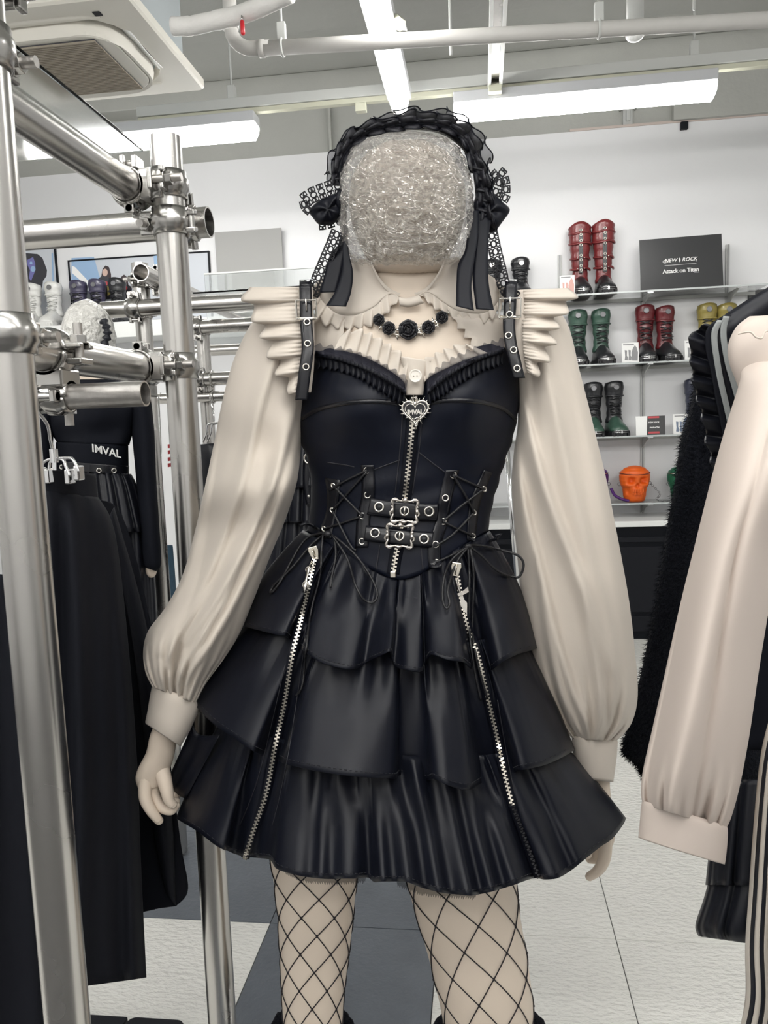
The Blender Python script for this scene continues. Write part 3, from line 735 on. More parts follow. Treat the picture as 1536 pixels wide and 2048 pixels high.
poster('framed poster of a dark printed shirt behind the white shoes', -60, 114, 494, 640, [
    ('printed_light', 'poster_grey', [(40, 500), (112, 500), (112, 636), (40, 636)]),
    ('printed_shirt', 'poster_dark', [(-30, 500), (75, 508), (85, 516), (94, 540), (93, 552), (86, 562), (84, 580), (60, 590), (-20, 600)]),
    ('printed_motif', 'poster_purple', [(54, 520), (66, 514), (70, 525), (71, 540), (66, 552), (62, 562), (58, 556), (60, 540), (55, 530)]),
    ('printed_motif', 'poster_blue', ellp(62, 526, 3, 3, 8)), ('printed_motif', 'poster_blue', ellp(66, 538, 5, 6, 10)), ('printed_line', 'poster_blue', [(103, 506), (106, 506), (108, 575), (105, 575)])])
poster('framed poster of two long-haired models in dark printed tops', 143, 420, 514, 642, [
    ('printed_glass', 'poster_blue', [(143, 516), (188, 514), (198, 550), (206, 572), (176, 572), (143, 600)]),
    ('printed_beam', 'white_print', [(144, 532), (150, 534), (186, 572), (176, 574), (144, 546)]),
    ('printed_hair', 'poster_hair', [(202, 556), (205, 538), (211, 531), (218, 534), (222, 548), (223, 580), (218, 596), (204, 580)]),
    ('printed_top', 'poster_dark', [(192, 572), (196, 558), (203, 552), (217, 554), (222, 568), (222, 598), (190, 600)]),
    ('printed_face', 'poster_face', ellp(210, 545, 5.5, 7.5)),
    ('printed_motif', 'ink_red', ellp(210, 567, 6, 5)), ('printed_yellow', 'poster_yellow', [(215, 572), (219, 570), (221, 588), (215, 592)]),
    ('printed_hair', 'poster_hair', [(239, 566), (242, 554), (248, 549), (254, 554), (257, 570), (252, 574), (240, 574)]),
    ('printed_top', 'poster_dark', [(234, 590), (238, 572), (246, 567), (256, 570), (264, 574), (262, 606), (234, 604)]),
    ('printed_face', 'poster_face', ellp(248, 562, 4.5, 6)), ('printed_motif', 'ink_red', ellp(249, 576, 6, 5)), ('printed_leg', 'poster_face', [(222, 586), (228, 588), (234, 600), (228, 604)]),
    ('printed_window', 'poster_blue', [(307, 512), (314, 511), (316, 534), (309, 536)])])
zs_ = PY(130, 652, YF).z
s = thing('white_shelf', 'white wall shelf carrying shoes left of the scaffold poles', 'shelf', PY(150, 655, YF))
MB().box((PY(-80, 655, YF).x, YF-.05, zs_-.10), (PY(650, 655, YF).x, YP_-.001, zs_)).build('board', M['white_gloss'], s, smooth=False, bevel=.003)
g2 = 'shoes on the left wall shelf'
hsh = PY(100, 570, YF+.14).z - zs_
for px, col, so, lb, la in ((66, 'boot_white', 'sole_white', 'white platform boot under the dark shirt poster, nearest the pole', 'white'), (108, 'boot_white', 'sole_white', 'white platform boot next to the purple-black pair', 'white'), (158, 'boot_purple', 'sole_black', 'purple-black platform boot next to the white pair', 'black'), (196, 'boot_purple', 'sole_black', 'purple-black platform boot in front of the long-haired models', 'black'), (236, 'boot_black', 'sole_black', 'dark boot half behind the clamped scaffold pipe', 'black')):
    boot(PY(px, 600, yb+.12).x, zs_, hsh, lb, g2, col, toe=col, sole=so, W=.05, laces=la, disc='slot_metal', ytoe=YF-.035)
t, f, w, h = panel('grey_board', 'plain grey board standing on the wall shelf behind the clear sheet', 'board', 432, 565, 460, 575, zs_, YF+.20, M['poster_grey'], lean=.0, th=.01)
for o in t.children: o.data.materials[0] = mat('board_grey', (.36, .36, .35), .6)
# dark framed picture at the far right
t = thing('framed_picture', 'black framed picture on the wall above the sailor collar', 'picture', PY(1520, 590, YP_))
a = PY(1497, 585, YP_-.015); b = PY(1620, 575, YP_-.015); z1 = PY(1510, 583, YP_-.015).z+.01
MB().box((a.x, YP_-.02, z1-.5), (b.x, YP_-.001, z1)).build('frame', M['sign_black'], t, smooth=False)
MB().box((a.x+.035, YP_-.024, z1-.45), (b.x-.03, YP_-.0201, z1-.05)).build('picture', M['poster_grey'], t, smooth=False)
# ================================================================== scaffold-tube clothes rail
RP = 0.0243
def pipe(label, p0, p1, r=RP, m='steel', name='scaffold_pipe', wall=0.0026):
    """hollow tube with open ends"""
    p0, p1 = Vector(p0), Vector(p1)
    g = MB(); d = (p1-p0).normalized(); a = d.orthogonal().normalized(); b = d.cross(a); n = 32
    def rg(p, q): return [p+(a*math.cos(2*PI*k/n)+b*math.sin(2*PI*k/n))*q for k in range(n)]
    L = (p1-p0).length; mid = [p0+d*(L*k/6) for k in range(1, 6)]
    g.loft([rg(p0+d*.12, r-wall), rg(p0, r-wall), rg(p0, r)] + [rg(q, r) for q in mid] + [rg(p1, r), rg(p1, r-wall), rg(p1-d*.12, r-wall)], True, True)
    o = g.build(name, M[m], angle=HARD)
    return tag(o, label, 'pipe', 'scaffold pipes of the clothes rail')
def half_band(g, c, ax, side, r, w, th, a0, a1, n=18, rib=True):
    """curved plate round a pipe axis from angle a0 to a1 (0 = towards side)"""
    ax = Vector(ax).normalized(); s = Vector(side); s = (s-ax*s.dot(ax)).normalized(); t = ax.cross(s)
    rows = []
    prof = [(-w/2, r), (-w/2, r+th), (-w*.30, r+th), (-w*.20, r+th*(1.9 if rib else 1)), (w*.20, r+th*(1.9 if rib else 1)), (w*.30, r+th), (w/2, r+th), (w/2, r)]
    for k in range(n+1):
        a = lerp(a0, a1, k/n); d = s*math.cos(a)+t*math.sin(a)
        rows.append([c+ax*u+d*q for u, q in prof])
    g.loft(rows, True, True)
def clamp(label, c, axA, axB, offB, boltA=0.0, boltB=0.0, r=RP, rB=None, group='scaffold clamps'):
    """two hinged bands at right angles; offB = vector from pipe A's axis to pipe B's axis"""
    c = Vector(c); offB = Vector(offB); rB = rB or r
    t = thing('pipe_clamp', label, 'clamp', c, group)
    dirn = offB.normalized()
    # saddle block between the pipes
    mid = c+dirn*(offB.length*0.5+ (r-rB)*.5)
    g = MB(); A, B = Vector(axA).normalized(), Vector(axB).normalized()
    g.obox(mid, A*.023, B*.023, dirn*max(.004, (offB.length-r-rB)/2+.004)); g.build('saddle', M['clamp_steel'], t, smooth=False, bevel=.003)
    for (cc, ax, sgn, rr, ba) in ((c, A, -1, r, boltA), (c+offB, B, 1, rB, boltB)):
        out = dirn*sgn
        g = MB(); half_band(g, cc, ax, -out, rr+.0006, .046, .0035, -PI*.5, PI*.5); g.build('clamp_jaw', M['clamp_steel'], t)
        g = MB(); half_band(g, cc, ax, out, rr+.0006, .040, .0035, -PI*.47, PI*.47); g.build('clamp_jaw', M['clamp_steel'], t)
        s = ax.cross(out).normalized()
        if ba < 0: s = -s
        # hinge pin on one side
        hp = cc-s*(rr+.009)
        hg_ = MB().cyl(hp-ax*.017, hp+ax*.017, .0055, 12).build('hinge', M['clamp_steel'], t, angle=HARD)
        for e in (-1, 1): MB().obox(hp+ax*e*.013, ax*.004, s*.008, out*.008).build('hinge_lug', M['clamp_steel'], hg_, smooth=False, bevel=.002)
        # bolt, forked flange and nut on the other
        bp = cc+s*(rr+.012)
        for e in (-1, 1): MB().obox(bp+ax*e*.013+out*.007, ax*.0045, s*.011, out*.0035).build('flange', M['clamp_steel'], t, smooth=False, bevel=.002)
        MB().obox(bp-out*.012, ax*.016, s*.010, out*.004).build('flange', M['clamp_steel'], t, smooth=False, bevel=.002)
        bo_ = MB().cyl(bp-out*.016, bp+out*.036, .0058, 14).build('bolt', M['steel_rough'], t, angle=HARD)
        MB().cyl(bp+out*.011, bp+out*.021, .0105, 6).build('nut', M['clamp_steel'], bo_, smooth=False, bevel=.0008)
        MB().cyl(bp+out*.0105, bp+out*.0115, .0125, 16).build('washer', M['clamp_steel'], bo_, angle=HARD)
    return t
PX1, PY1 = -0.480, 0.752; PX2, PY2 = -0.474, 1.20; OFF = 0.0545
zH1, zH3, zH2 = 1.737, 1.459, 1.694
XH = -0.534
pipe('vertical scaffold pole at the left edge, closest to the viewer', (PX1, PY1, 0.012), (PX1, PY1, 2.25))
pipe('vertical scaffold pole with open top left of the mannequin', (PX2, PY2, 0.012), (PX2, PY2, PY(335, 274, PY2).z))
pipe('upper dark scaffold pipe slanting back from the nearest pole', (XH, 0.62, zH1), (XH, 1.225, zH1))
pipe('lower scaffold pipe between the two big poles, above the short stub', (XH-.003, 0.62, zH3), (XH-.003, 1.225, zH3))
pipe('long scaffold pipe crossing behind the second pole with open right end', (-1.65, PY2+OFF+.004, zH2), (PY(418, 455, PY2+OFF).x, PY2+OFF+.004, zH2))
YS = 0.935; zS = PY(200, 791, YS).z
pipe('short galvanised stub pipe with open end holding the black skirt', (-0.86, YS, zS), (PY(291, 788, YS).x, YS, zS), r=.0160, m='steel_rough', wall=.002)
for nm, (x, y) in (('base foot of the nearest pole', (PX1, PY1)), ('base foot of the second pole', (PX2, PY2))):
    t = thing('pole_foot', 'steel floor plate, ' + nm, 'base plate', (x, y, 0), 'pole feet')
    MB().box((x-.06, y-.06, 0.0), (x+.06, y+.06, .006)).build('plate', M['clamp_steel'], t, smooth=False, bevel=.001)
    MB().cyl((x, y, .006), (x, y, .03), .020, 20).build('spigot', M['clamp_steel'], t, angle=HARD)
Zx = (0, 0, 1); Yx = (0, 1, 0); Xx = (1, 0, 0)
clamp('clamp on the nearest pole holding the upper slanting pipe', (PX1, PY1, zH1), Zx, Yx, (XH-PX1, 0, 0), 1, 1)
clamp('clamp high on the nearest pole at the top left corner', (PX1, PY1, 1.838), Zx, Xx, (0, OFF, 0), 1, 1)
pipe('scaffold pipe leaving the top left corner to the left', (-1.5, PY1+OFF, 1.838), (PX1+.035, PY1+OFF, 1.838))
clamp('clamp on the nearest pole beside the lower pipe', (PX1, PY1, zH3), Zx, Yx, (XH-.003-PX1, 0, 0), 1, 1)
clamp('clamp near the open pole top holding the upper slanting pipe', (PX2, PY2, zH1), Zx, Yx, (XH-PX2, 0, 0), -1, 1)
clamp('large clamp on the second pole around the long crossing pipe', (PX2, PY2, zH2-.012), Zx, Xx, (0, OFF+.004, 0.012), -1, 1)
clamp('clamp on the second pole at the far end of the lower pipe', (PX2, PY2, zH3), Zx, Yx, (XH-.003-PX2, 0, 0), -1, -1)
clamp('swivel clamp joining the lower pipe to the short stub', (XH-.003, YS, zH3), Yx, Xx, (0, 0, zS-zH3), 1, 1, rB=.0160)
# farther poles and rails of the next clothes rail
Y3 = 2.25; p3 = PY(305, 900, Y3); P3X = p3.x
Y4 = 2.75; P4X = PY(410, 740, Y4).x
zt3 = PY(282, 527, Y3).z
pipe('farther scaffold pole seen between the two big poles', (P3X, Y3, 0.012), (P3X, Y3, zt3))
pipe('farthest scaffold pole right behind the second pole', (P4X, Y4, 0.012), (P4X, Y4, PY(405, 640, Y4).z))
zq = PY(420, 608, Y3-OFF).z
pipe('far cross pipe at shoulder height reaching the white shoulder frill', (P3X-.10, Y3-OFF, zq), (P3X+.85, Y3-OFF, zq))
pipe('far pipe running backwards from the farther pole', (P3X+OFF, Y3-.12, PY(320, 560, Y3).z), (P3X+OFF, Y3+1.3, PY(320, 560, Y3).z))
zq2 = PY(450, 656, Y4).z
pipe('far cross pipe just below shoulder height behind the sleeve', (P4X+.02, Y4-OFF, zq2), (P4X+.9, Y4-OFF, zq2))
zq3 = PY(420, 760, Y4).z
pipe('far cross pipe at chest height behind the sleeve', (P4X-.05, Y4-OFF, zq3), (P4X+.9, Y4-OFF, zq3))
zq4 = zq3-.063
pipe('thin far hanging rail behind the sleeve', (-1.45, Y4-OFF, zq4), (P4X+.9, Y4-OFF, zq4), r=.0185)
for xx_, lb_ in ((P4X+.045, 'steel link joining the far chest-height pipe and thin rail near the farthest pole'), (P4X+.8, 'steel link on the thin far rail hidden behind the mannequin')):
    lk = thing('rail_link', lb_, 'bracket', (xx_, Y4-OFF, zq4), 'links of the thin far rail')
    MB().ring((xx_, Y4-OFF, zq3), (1, 0, 0), RP+.003, .004, 20, 8).build('link_ring', M['clamp_steel'], lk)
    MB().ring((xx_, Y4-OFF, zq4), (1, 0, 0), .0185+.003, .004, 20, 8).build('link_ring', M['clamp_steel'], lk)
    MB().box((xx_-.006, Y4-OFF-.004, zq4+.02), (xx_+.006, Y4-OFF+.004, zq3-.026)).build('web', M['clamp_steel'], lk, smooth=False)
zq5 = PY(440, 700, 3.3).z
pipe('farthest cross pipe behind the white sleeve', (P4X-.6, 3.3, zq5), (P4X+1.1, 3.3, zq5))
pipe('farthest upright pole, hidden behind the mannequin', (P4X+.95, 3.3+OFF, .012), (P4X+.95, 3.3+OFF, zq5+.06))
clamp('farthest clamp hidden behind the mannequin', (P4X+.95, 3.3+OFF, zq5), Zx, Xx, (0, -OFF, 0), 1, 1)
clamp('far clamp at the top of the farther pole', (P3X, Y3, PY(284, 562, Y3).z), Zx, Yx, (OFF, 0, 0), 1, 1)
clamp('far clamp holding the shoulder-height cross pipe', (P3X, Y3, zq), Zx, Xx, (0, -OFF, 0), 1, -1)
clamp('farthest clamp at the top of the farthest pole', (P4X, Y4, zq2), Zx, Xx, (0, -OFF, 0), 1, 1)
clamp('farthest clamp at chest height near the hangers', (P4X, Y4, zq3), Zx, Xx, (0, -OFF, 0), 1, 1)
# clear acrylic sheets lying on the rails
def sheet(label, pts, th=.005):
    o = MB().prism(pts, (0, 0, th)).build('acrylic_sheet', M['acrylic'], smooth=False, bevel=.0015); return tag(o, label, 'acrylic sheet', 'clear acrylic shelf sheets')
zA_ = zH1+RP+.002
c = PZ(288, 304, zA_)
sheet('clear acrylic sheet resting on the upper slanting pipe', [(c.x, .55, zA_), (c.x, c.y, zA_), (c.x-.26, c.y, zA_), (c.x-.26, .55, zA_)])
mat('acrylic_far', (.85, .9, .9), .1, trans=.7, ior=1.15, alpha=.5)
zB = PY(420, 590, Y3).z+.0
o = sheet('clear acrylic shelf sheet behind the white shoulder frill', [PZ(385, 588, zq+.03), PZ(640, 572, zq+.03), PZ(640, 572, zq+.03)+Vector((0, .55, 0)), PZ(385, 588, zq+.03)+Vector((0, .55, 0))])
t = thing('acrylic_box', 'clear acrylic shelf front with pale edge behind the shoulder', 'acrylic box', PY(500, 560, 3.26))
a, b = PY(395, 572, 3.2), PY(640, 556, 3.2); z1 = PY(395, 541, 3.2).z
MB().box((a.x, 3.29, zq5+RP+.0005), (b.x, 3.296, z1)).build('pane', M['acrylic_far'], t, smooth=False)
MB().box((a.x, 3.288, z1-.001), (b.x, 3.299, z1+.006)).build('edge', M['white_gloss'], t, smooth=False)
# ================================================================== the dressed mannequin
from mathutils.bvhtree import BVHTree
Y0 = 1.16                                    # depth of the mannequin's middle
def D(px, py, dy=0.0): return PY(px, py, Y0+dy)
class Snap:
    """point on a built surface under a photograph pixel, lifted a little towards the viewer"""
    def __init__(s, *mbs):
        v = []; f = []
        for m in mbs:
            o = len(v); v += m.v; f += [tuple(i+o for i in q) for q in m.f]
        s.t = BVHTree.FromPolygons([Vector(q) for q in v], f)
    def __call__(s, px, py, off=0.001, fallback=-0.12):
        d = ray(px, py).normalized()
        h = s.t.ray_cast(CAM_O, d)
        if h[0] is None: return D(px, py, fallback)
        return h[0] - d*off
    def normal(s, px, py):
        d = ray(px, py).normalized(); h = s.t.ray_cast(CAM_O, d)
        if h[0] is None: return Vector((0, -1, 0))
        n = h[1]; return n if n.dot(d) < 0 else -n
mat('mannequin_skin', (0.70, 0.60, 0.50), 0.42, spec=0.35)
mat('blouse', (0.61, 0.55, 0.485), 0.55, spec=0.25, sheen=0.1, bump=0.06, bscale=900, bdist=0.0005)
mat('satin', (0.0055, 0.0066, 0.0120), 0.40, spec=0.32, sheen=0.0, bump=0.10, bscale=700, bdist=0.0006)
mat('satin_bodice', (0.0045, 0.0062, 0.0135), 0.42, spec=0.30)
mat('leather', (0.007, 0.0075, 0.011), 0.24, spec=0.5, bump=0.12, bscale=500, bdist=0.0005)
mat('ribbon', (0.005, 0.0058, 0.010), 0.42, spec=0.22)
mat('lace_black', (0.012, 0.012, 0.016), 0.6)
mat('cord', (0.012, 0.012, 0.014), 0.35, bump=0.5, bscale=900, bdist=0.001)
mat('net', (0.012, 0.010, 0.014), 0.6)
mat('stitch', (0.02, 0.02, 0.026), 0.6)
mat('fur_black', (0.006, 0.007, 0.011), 0.85, spec=0.15, bump=1.0, bscale=180, bdist=0.01)
mat('white_button', (0.80, 0.76, 0.70), 0.25)
def veil(name, col, a):
    m = bpy.data.materials.new(name); m.use_nodes = True; nt = m.node_tree; b = nt.nodes['Principled BSDF']
    b.inputs['Base Color'].default_value = (*col, 1); b.inputs['Roughness'].default_value = 0.6
    tr = nt.nodes.new('ShaderNodeBsdfTransparent'); mx = nt.nodes.new('ShaderNodeMixShader'); mx.inputs[0].default_value = a
    nt.links.new(tr.outputs[0], mx.inputs[1]); nt.links.new(b.outputs[0], mx.inputs[2])
    nt.links.new(mx.outputs[0], nt.nodes['Material Output'].inputs[0]); MATS[name] = m
veil('chiffon', (0.006, 0.006, 0.011), 0.90)
veil('organza', (0.02, 0.02, 0.035), 0.60)
veil('tulle', (0.012, 0.012, 0.016), 0.6)
# crumpled clear film: see-through with sharp glints
def film():
    m = bpy.data.materials.new('clear_film'); m.use_nodes = True; nt = m.node_tree; N = nt.nodes; L = nt.links
    for n in list(N):
        if n.type != 'OUTPUT_MATERIAL': N.remove(n)
    out = [n for n in N if n.type == 'OUTPUT_MATERIAL'][0]
    tc = N.new('ShaderNodeTexCoord')
    n1 = N.new('ShaderNodeTexNoise'); n1.inputs['Scale'].default_value = 42; n1.inputs['Detail'].default_value = 6; n1.inputs['Distortion'].default_value = 1.6
    v1 = N.new('ShaderNodeTexVoronoi'); v1.inputs['Scale'].default_value = 60; v1.feature = 'F1'
    ad = N.new('ShaderNodeMath'); ad.operation = 'ADD'
    L.new(tc.outputs['Object'], n1.inputs['Vector'])
    dm = N.new('ShaderNodeMix'); dm.data_type = 'VECTOR'; dm.inputs['Factor'].default_value = 0.08
    L.new(tc.outputs['Object'], dm.inputs[4]); L.new(n1.outputs['Color'], dm.inputs[5]); L.new(dm.outputs[1], v1.inputs['Vector'])
    L.new(n1.outputs['Fac'], ad.inputs[0]); L.new(v1.outputs['Distance'], ad.inputs[1])
    bp = N.new('ShaderNodeBump'); bp.inputs['Strength'].default_value = 1.0; bp.inputs['Distance'].default_value = 0.012
    L.new(ad.outputs[0], bp.inputs['Height'])
    gl = N.new('ShaderNodeBsdfGlossy'); gl.inputs['Roughness'].default_value = 0.13; gl.inputs['Color'].default_value = (1, 0.98, 0.95, 1)
    L.new(bp.outputs[0], gl.inputs['Normal'])
    df = N.new('ShaderNodeBsdfDiffuse'); df.inputs['Color'].default_value = (0.80, 0.77, 0.76, 1); L.new(bp.outputs[0], df.inputs['Normal'])
    tr = N.new('ShaderNodeBsdfTransparent')
    fr = N.new('ShaderNodeFresnel'); fr.inputs['IOR'].default_value = 1.35; L.new(bp.outputs[0], fr.inputs['Normal'])
    mr = N.new('ShaderNodeMapRange'); mr.inputs[1].default_value = 0; mr.inputs[2].default_value = 0.5; mr.inputs[3].default_value = 0.16; mr.inputs[4].default_value = 0.75
    L.new(fr.outputs[0], mr.inputs[0])
    m1 = N.new('ShaderNodeMixShader'); m1.inputs[0].default_value = 0.22; L.new(tr.outputs[0], m1.inputs[1]); L.new(df.outputs[0], m1.inputs[2])
    m2 = N.new('ShaderNodeMixShader'); L.new(mr.outputs[0], m2.inputs[0]); L.new(m1.outputs[0], m2.inputs[1]); L.new(gl.outputs[0], m2.inputs[2])
    L.new(m2.outputs[0], out.inputs[0]); MATS['clear_film'] = m
film()

# ------------------------------------------------------------------ body
BODY = thing('mannequin', 'cream display mannequin in the black tiered dress, its head wrapped in plastic', 'mannequin', (-0.13, Y0, 0))
# rows: y, left, right, half depth, middle depth
TOR = [(545, 741, 889, .055, .0), (575, 741, 889, .055, -.005), (600, 725, 905, .058, -.005), (622, 665, 975, .064, 0), (645, 620, 1030, .072, 0),
       (700, 618, 1022, .082, 0), (780, 610, 1020, .088, 0), (870, 612, 1012, .088, 0), (960, 640, 980, .080, 0), (1030, 640, 960, .078, 0),
       (1110, 610, 985, .088, 0), (1220, 560, 1015, .095, 0), (1330, 540, 1030, .095, 0), (1420, 548, 1030, .09, 0)]
def tor_ring(y, grow=0.0, n=40):
    L, R, h, m = pls(TOR, y); c = (L+R)/2; w = (R-L)/2+grow*1326
    return [D(c+w*math.sin(a), y, m-(h+grow)*math.cos(a)) for a in (2*PI*k/n for k in range(n))]
tb = MB().loft([tor_ring(y) for y in [545, 555, 570, 585, 595, 605, 615, 625, 635, 645, 660, 680, 700, 740, 780, 830, 870, 920, 960, 1000, 1030, 1070, 1110, 1160, 1220, 1280, 1330, 1380, 1420]])
tb.build('torso', M['mannequin_skin'], BODY)
# head under the wrap, and the neck up into it
hb = MB()
HR = [(278, 30, .03), (288, 60, .062), (315, 95, .088), (360, 117, .10), (410, 119, .102), (455, 112, .098), (490, 97, .09), (515, 84, .075), (528, 76, .062), (552, 74, .056)]
hb.loft([[D(815+w*math.sin(a), y, -.01-d*math.cos(a)*(1.0 if math.cos(a) > 0 else 0.95)) for a in (2*PI*k/28 for k in range(28))] for y, w, d in HR])
hb.build('head', M['mannequin_skin'], BODY, sub=1)
# legs: y, left, right silhouettes in the photograph, then on down to the boot
def leg_lr(tab, y):
    q = [pl(tab, y+k*12) for k in range(-4, 5)]
    return sum(a for a, b in q)/9, sum(b for a, b in q)/9
def leg_ring(tab, y, grow=0.0, n=36, deep=0.92, yo=0.0):
    L, R = leg_lr(tab, y); c = (L+R)/2; w = (R-L)/2+grow*1300
    return [D(c+w*math.sin(a), y, yo-(w/1326*deep)*math.cos(a)) for a in (2*PI*k/n for k in range(n))]
LEGL = [(1330, 505, 750), (1550, 520, 735), (1717, 540, 718), (1817, 555, 708), (1905, 559, 699), (1988, 564, 687), (2060, 566, 683), (2160, 580, 690), (2300, 588, 702), (2420, 590, 690), (2560, 596, 672), (2700, 600, 668)]
LEGR = [(1330, 780, 1040), (1550, 790, 1030), (1776, 813, 1032), (1859, 842, 1044), (1892, 851, 1051), (1972, 872, 1063), (2047, 888, 1070), (2160, 905, 1055), (2300, 910, 1050), (2420, 912, 1040), (2560, 918, 1020), (2700, 922, 1015)]
legy = list(range(1330, 2701, 45))
for tab in (LEGL, LEGR):
    MB().loft([leg_ring(tab, y) for y in legy]).build('leg', M['mannequin_skin'], BODY)
def limb_hand(name, skel, palm, fingers):
    """forearm tube, palm block and five jointed fingers; all points are (px, py, dy, radius)"""
    g = MB()
    P = catmull([(*D(x, y, d), r) for x, y, d, r in skel], 6)
    g.tube([p[:3] if False else Vector(p[:3]) for p in [tuple(q) for q in P]], [q[3] for q in P], 16)
    return g
def vt(P): return [Vector(tuple(q)[:3]) for q in P], [tuple(q)[3] for q in P]
def cm4(pts, n):
    """Catmull-Rom on 4-component tuples"""
    out = []; m = len(pts)
    for i in range(m-1):
        a, b, c, d = pts[max(i-1, 0)], pts[i], pts[i+1], pts[min(i+2, m-1)]
        for k in range(n):
            t = k/n
            out.append(tuple(0.5*((2*q)+(r-p)*t+(2*p-5*q+4*r-s)*t*t+(3*q-p-3*r+s)*t**3) for p, q, r, s in zip(a, b, c, d)))
    out.append(pts[-1]); return out
def hand(name, forearm, fingers, rot):
    g = MB()
    q = cm4(forearm, 6); ax = Vector((math.cos(rot), math.sin(rot), 0)); ay = Vector((-math.sin(rot), math.cos(rot), 0))
    rings = []
    for (x, y, d, w, th) in q:
        c = D(x, y, d); rings.append([c + ax*(w*math.cos(a)) + ay*(th*math.sin(a)) for a in (2*PI*k/20 for k in range(20))])
    g.loft(rings)
    for f in fingers:
        P = cm4([tuple(D(x, y, d))+(r,) for x, y, d, r in f], 5)
        pts = [Vector(p[:3]) for p in P]; rad = [p[3] for p in P]
        g.tube(pts, rad, 12)
        g.ell(pts[-1], rad[-1], rad[-1], rad[-1], 12, 6)
    return g.build(name, M['mannequin_skin'], BODY)
hand('arm_and_hand',
     [(400, 1250, -0.024, .034, .034), (365, 1400, -0.044, .029, .027), (330, 1462, -0.054, .0215, .019), (322, 1500, -0.054, .0225, .018), (311, 1530, -0.054, .026, .017), (303, 1552, -0.054, .0245, .015), (301, 1572, -0.054, .019, .011)],
     [[(293, 1540, -0.059, .0105), (290, 1570, -0.064, .0105), (291, 1598, -0.069, .0098), (303, 1622, -0.069, .0085), (318, 1641, -0.064, .0068)],
      [(305, 1552, -0.049, .010), (308, 1588, -0.052, .0095), (321, 1612, -0.056, .0088), (341, 1621, -0.056, .0075), (352, 1612, -0.054, .0065)],
      [(312, 1552, -0.039, .0095), (322, 1590, -0.034, .009), (338, 1606, -0.034, .008), (352, 1604, -0.032, .007)],
      [(318, 1550, -0.028, .009), (330, 1582, -0.020, .0085), (346, 1592, -0.020, .0075), (356, 1588, -0.020, .0065)],
      [(314, 1500, -0.038, .0120), (323, 1538, -0.053, .0128), (333, 1578, -0.064, .0105), (338, 1600, -0.066, .0085), (346, 1609, -0.064, .0070)]], 0.45)
hand('arm_and_hand',
     [(1165, 1250, 0.02, .034, .034), (1190, 1420, 0.02, .028, .027), (1192, 1540, 0.02, .021, .019), (1194, 1600, .02, .022, .017), (1196, 1640, .02, .025, .016), (1199, 1672, .02, .0235, .014), (1200, 1690, .02, .018, .010)],
     [[(1209, 1662, .012, .0105), (1211, 1695, .006, .0102), (1207, 1722, .002, .0095), (1196, 1741, .002, .0082), (1179, 1753, .004, .0068)],
      [(1200, 1668, .02, .010), (1201, 1700, .022, .0092), (1194, 1715, .024, .0085), (1180, 1718, .026, .007)],
      [(1192, 1666, .03, .0095), (1190, 1695, .034, .009), (1182, 1710, .036, .008), (1172, 1710, .038, .0068)],
      [(1185, 1662, .04, .009), (1182, 1688, .046, .0082), (1174, 1700, .048, .0072), (1166, 1698, .048, .0062)],
      [(1180, 1630, .005, .0115), (1172, 1660, -.004, .0105), (1170, 1690, -.006, .0095), (1174, 1706, -.004, .0085)]], -0.35)
mat('glass_base', (0.10, 0.11, 0.12), 0.2)
MB().cyl((-0.14, Y0+0.06, 0.0), (-0.14, Y0+0.06, 0.012), 0.20, 40).build('base_plate', M['chrome'], BODY, angle=HARD)

# boots, only their fuzzy tops reach into the picture
for tab, lab in ((LEGL, 'black fluffy-topped boot on the left leg in fishnet'), (LEGR, 'black fluffy-topped boot on the right leg in fishnet')):
    y2 = 2105; c = sum(pls(tab, 2150))/2
    foot = D(c, 2700, 0); b = thing('fuzzy_boot', lab, 'boot', (foot.x, Y0, 0), 'boots of the dressed mannequin')
    sh = []
    for y in (2075, 2160, 2300, 2430, 2560, 2700):
        sh.append([p+Vector((0, 0, 0)) for p in leg_ring(tab, y, 0.012, 28)])
    # tilt the top: the back reaches higher than the front
    L, R = pls(tab, 2060); cc = (L+R)/2; w = (R-L)/2+16
    sh[0] = [D(cc+w*math.sin(a), 2085-(-math.cos(a))*78, -(w/1326)*math.cos(a)) for a in (2*PI*k/28 for k in range(28))]
    MB().loft(sh, False, True).build('shaft', M['leather'], b)
    rim = []
    for k in range(72):
        a = 2*PI*k/72; w2 = w+5+3*nz(k*0.8, c)
        rim.append(D(cc+w2*math.sin(a), 2087-(-math.cos(a))*78+4*nz(k*1.3, 5), -(w2/1326)*math.cos(a)))
    MB().tube(rim, [0.011+0.003*nz(k*2.1, 9) for k in range(72)], 10, closed=True).build('fluffy_cuff', M['fur_black'], b)
    zf = sh[-1][0].z; fx = sum(p.x for p in sh[-1])/28
    ft = MB(); zt = zf+0.03
    rings = []
    for (t, w_, hh) in ((0.05, .035, .09), (0.02, .042, .11), (-.03, .045, .11), (-.09, .044, .075), (-.14, .040, .055), (-.175, .022, .035)):
        rings.append([Vector((fx+w_*math.cos(a), Y0+t, 0.03+hh*(0.5+0.5*math.sin(a)))) for a in (2*PI*k/20 for k in range(20))])
    ft.loft(rings).build('foot', M['leather'], b)
    MB().loft([rrect(fx, Y0-0.05, 0.048, 0.13, 0.045, 0.012 if False else 0.0125), rrect(fx, Y0-0.05, 0.048, 0.13, 0.045, 0.04)]).build('sole', M['black_plastic'], b, smooth=False)

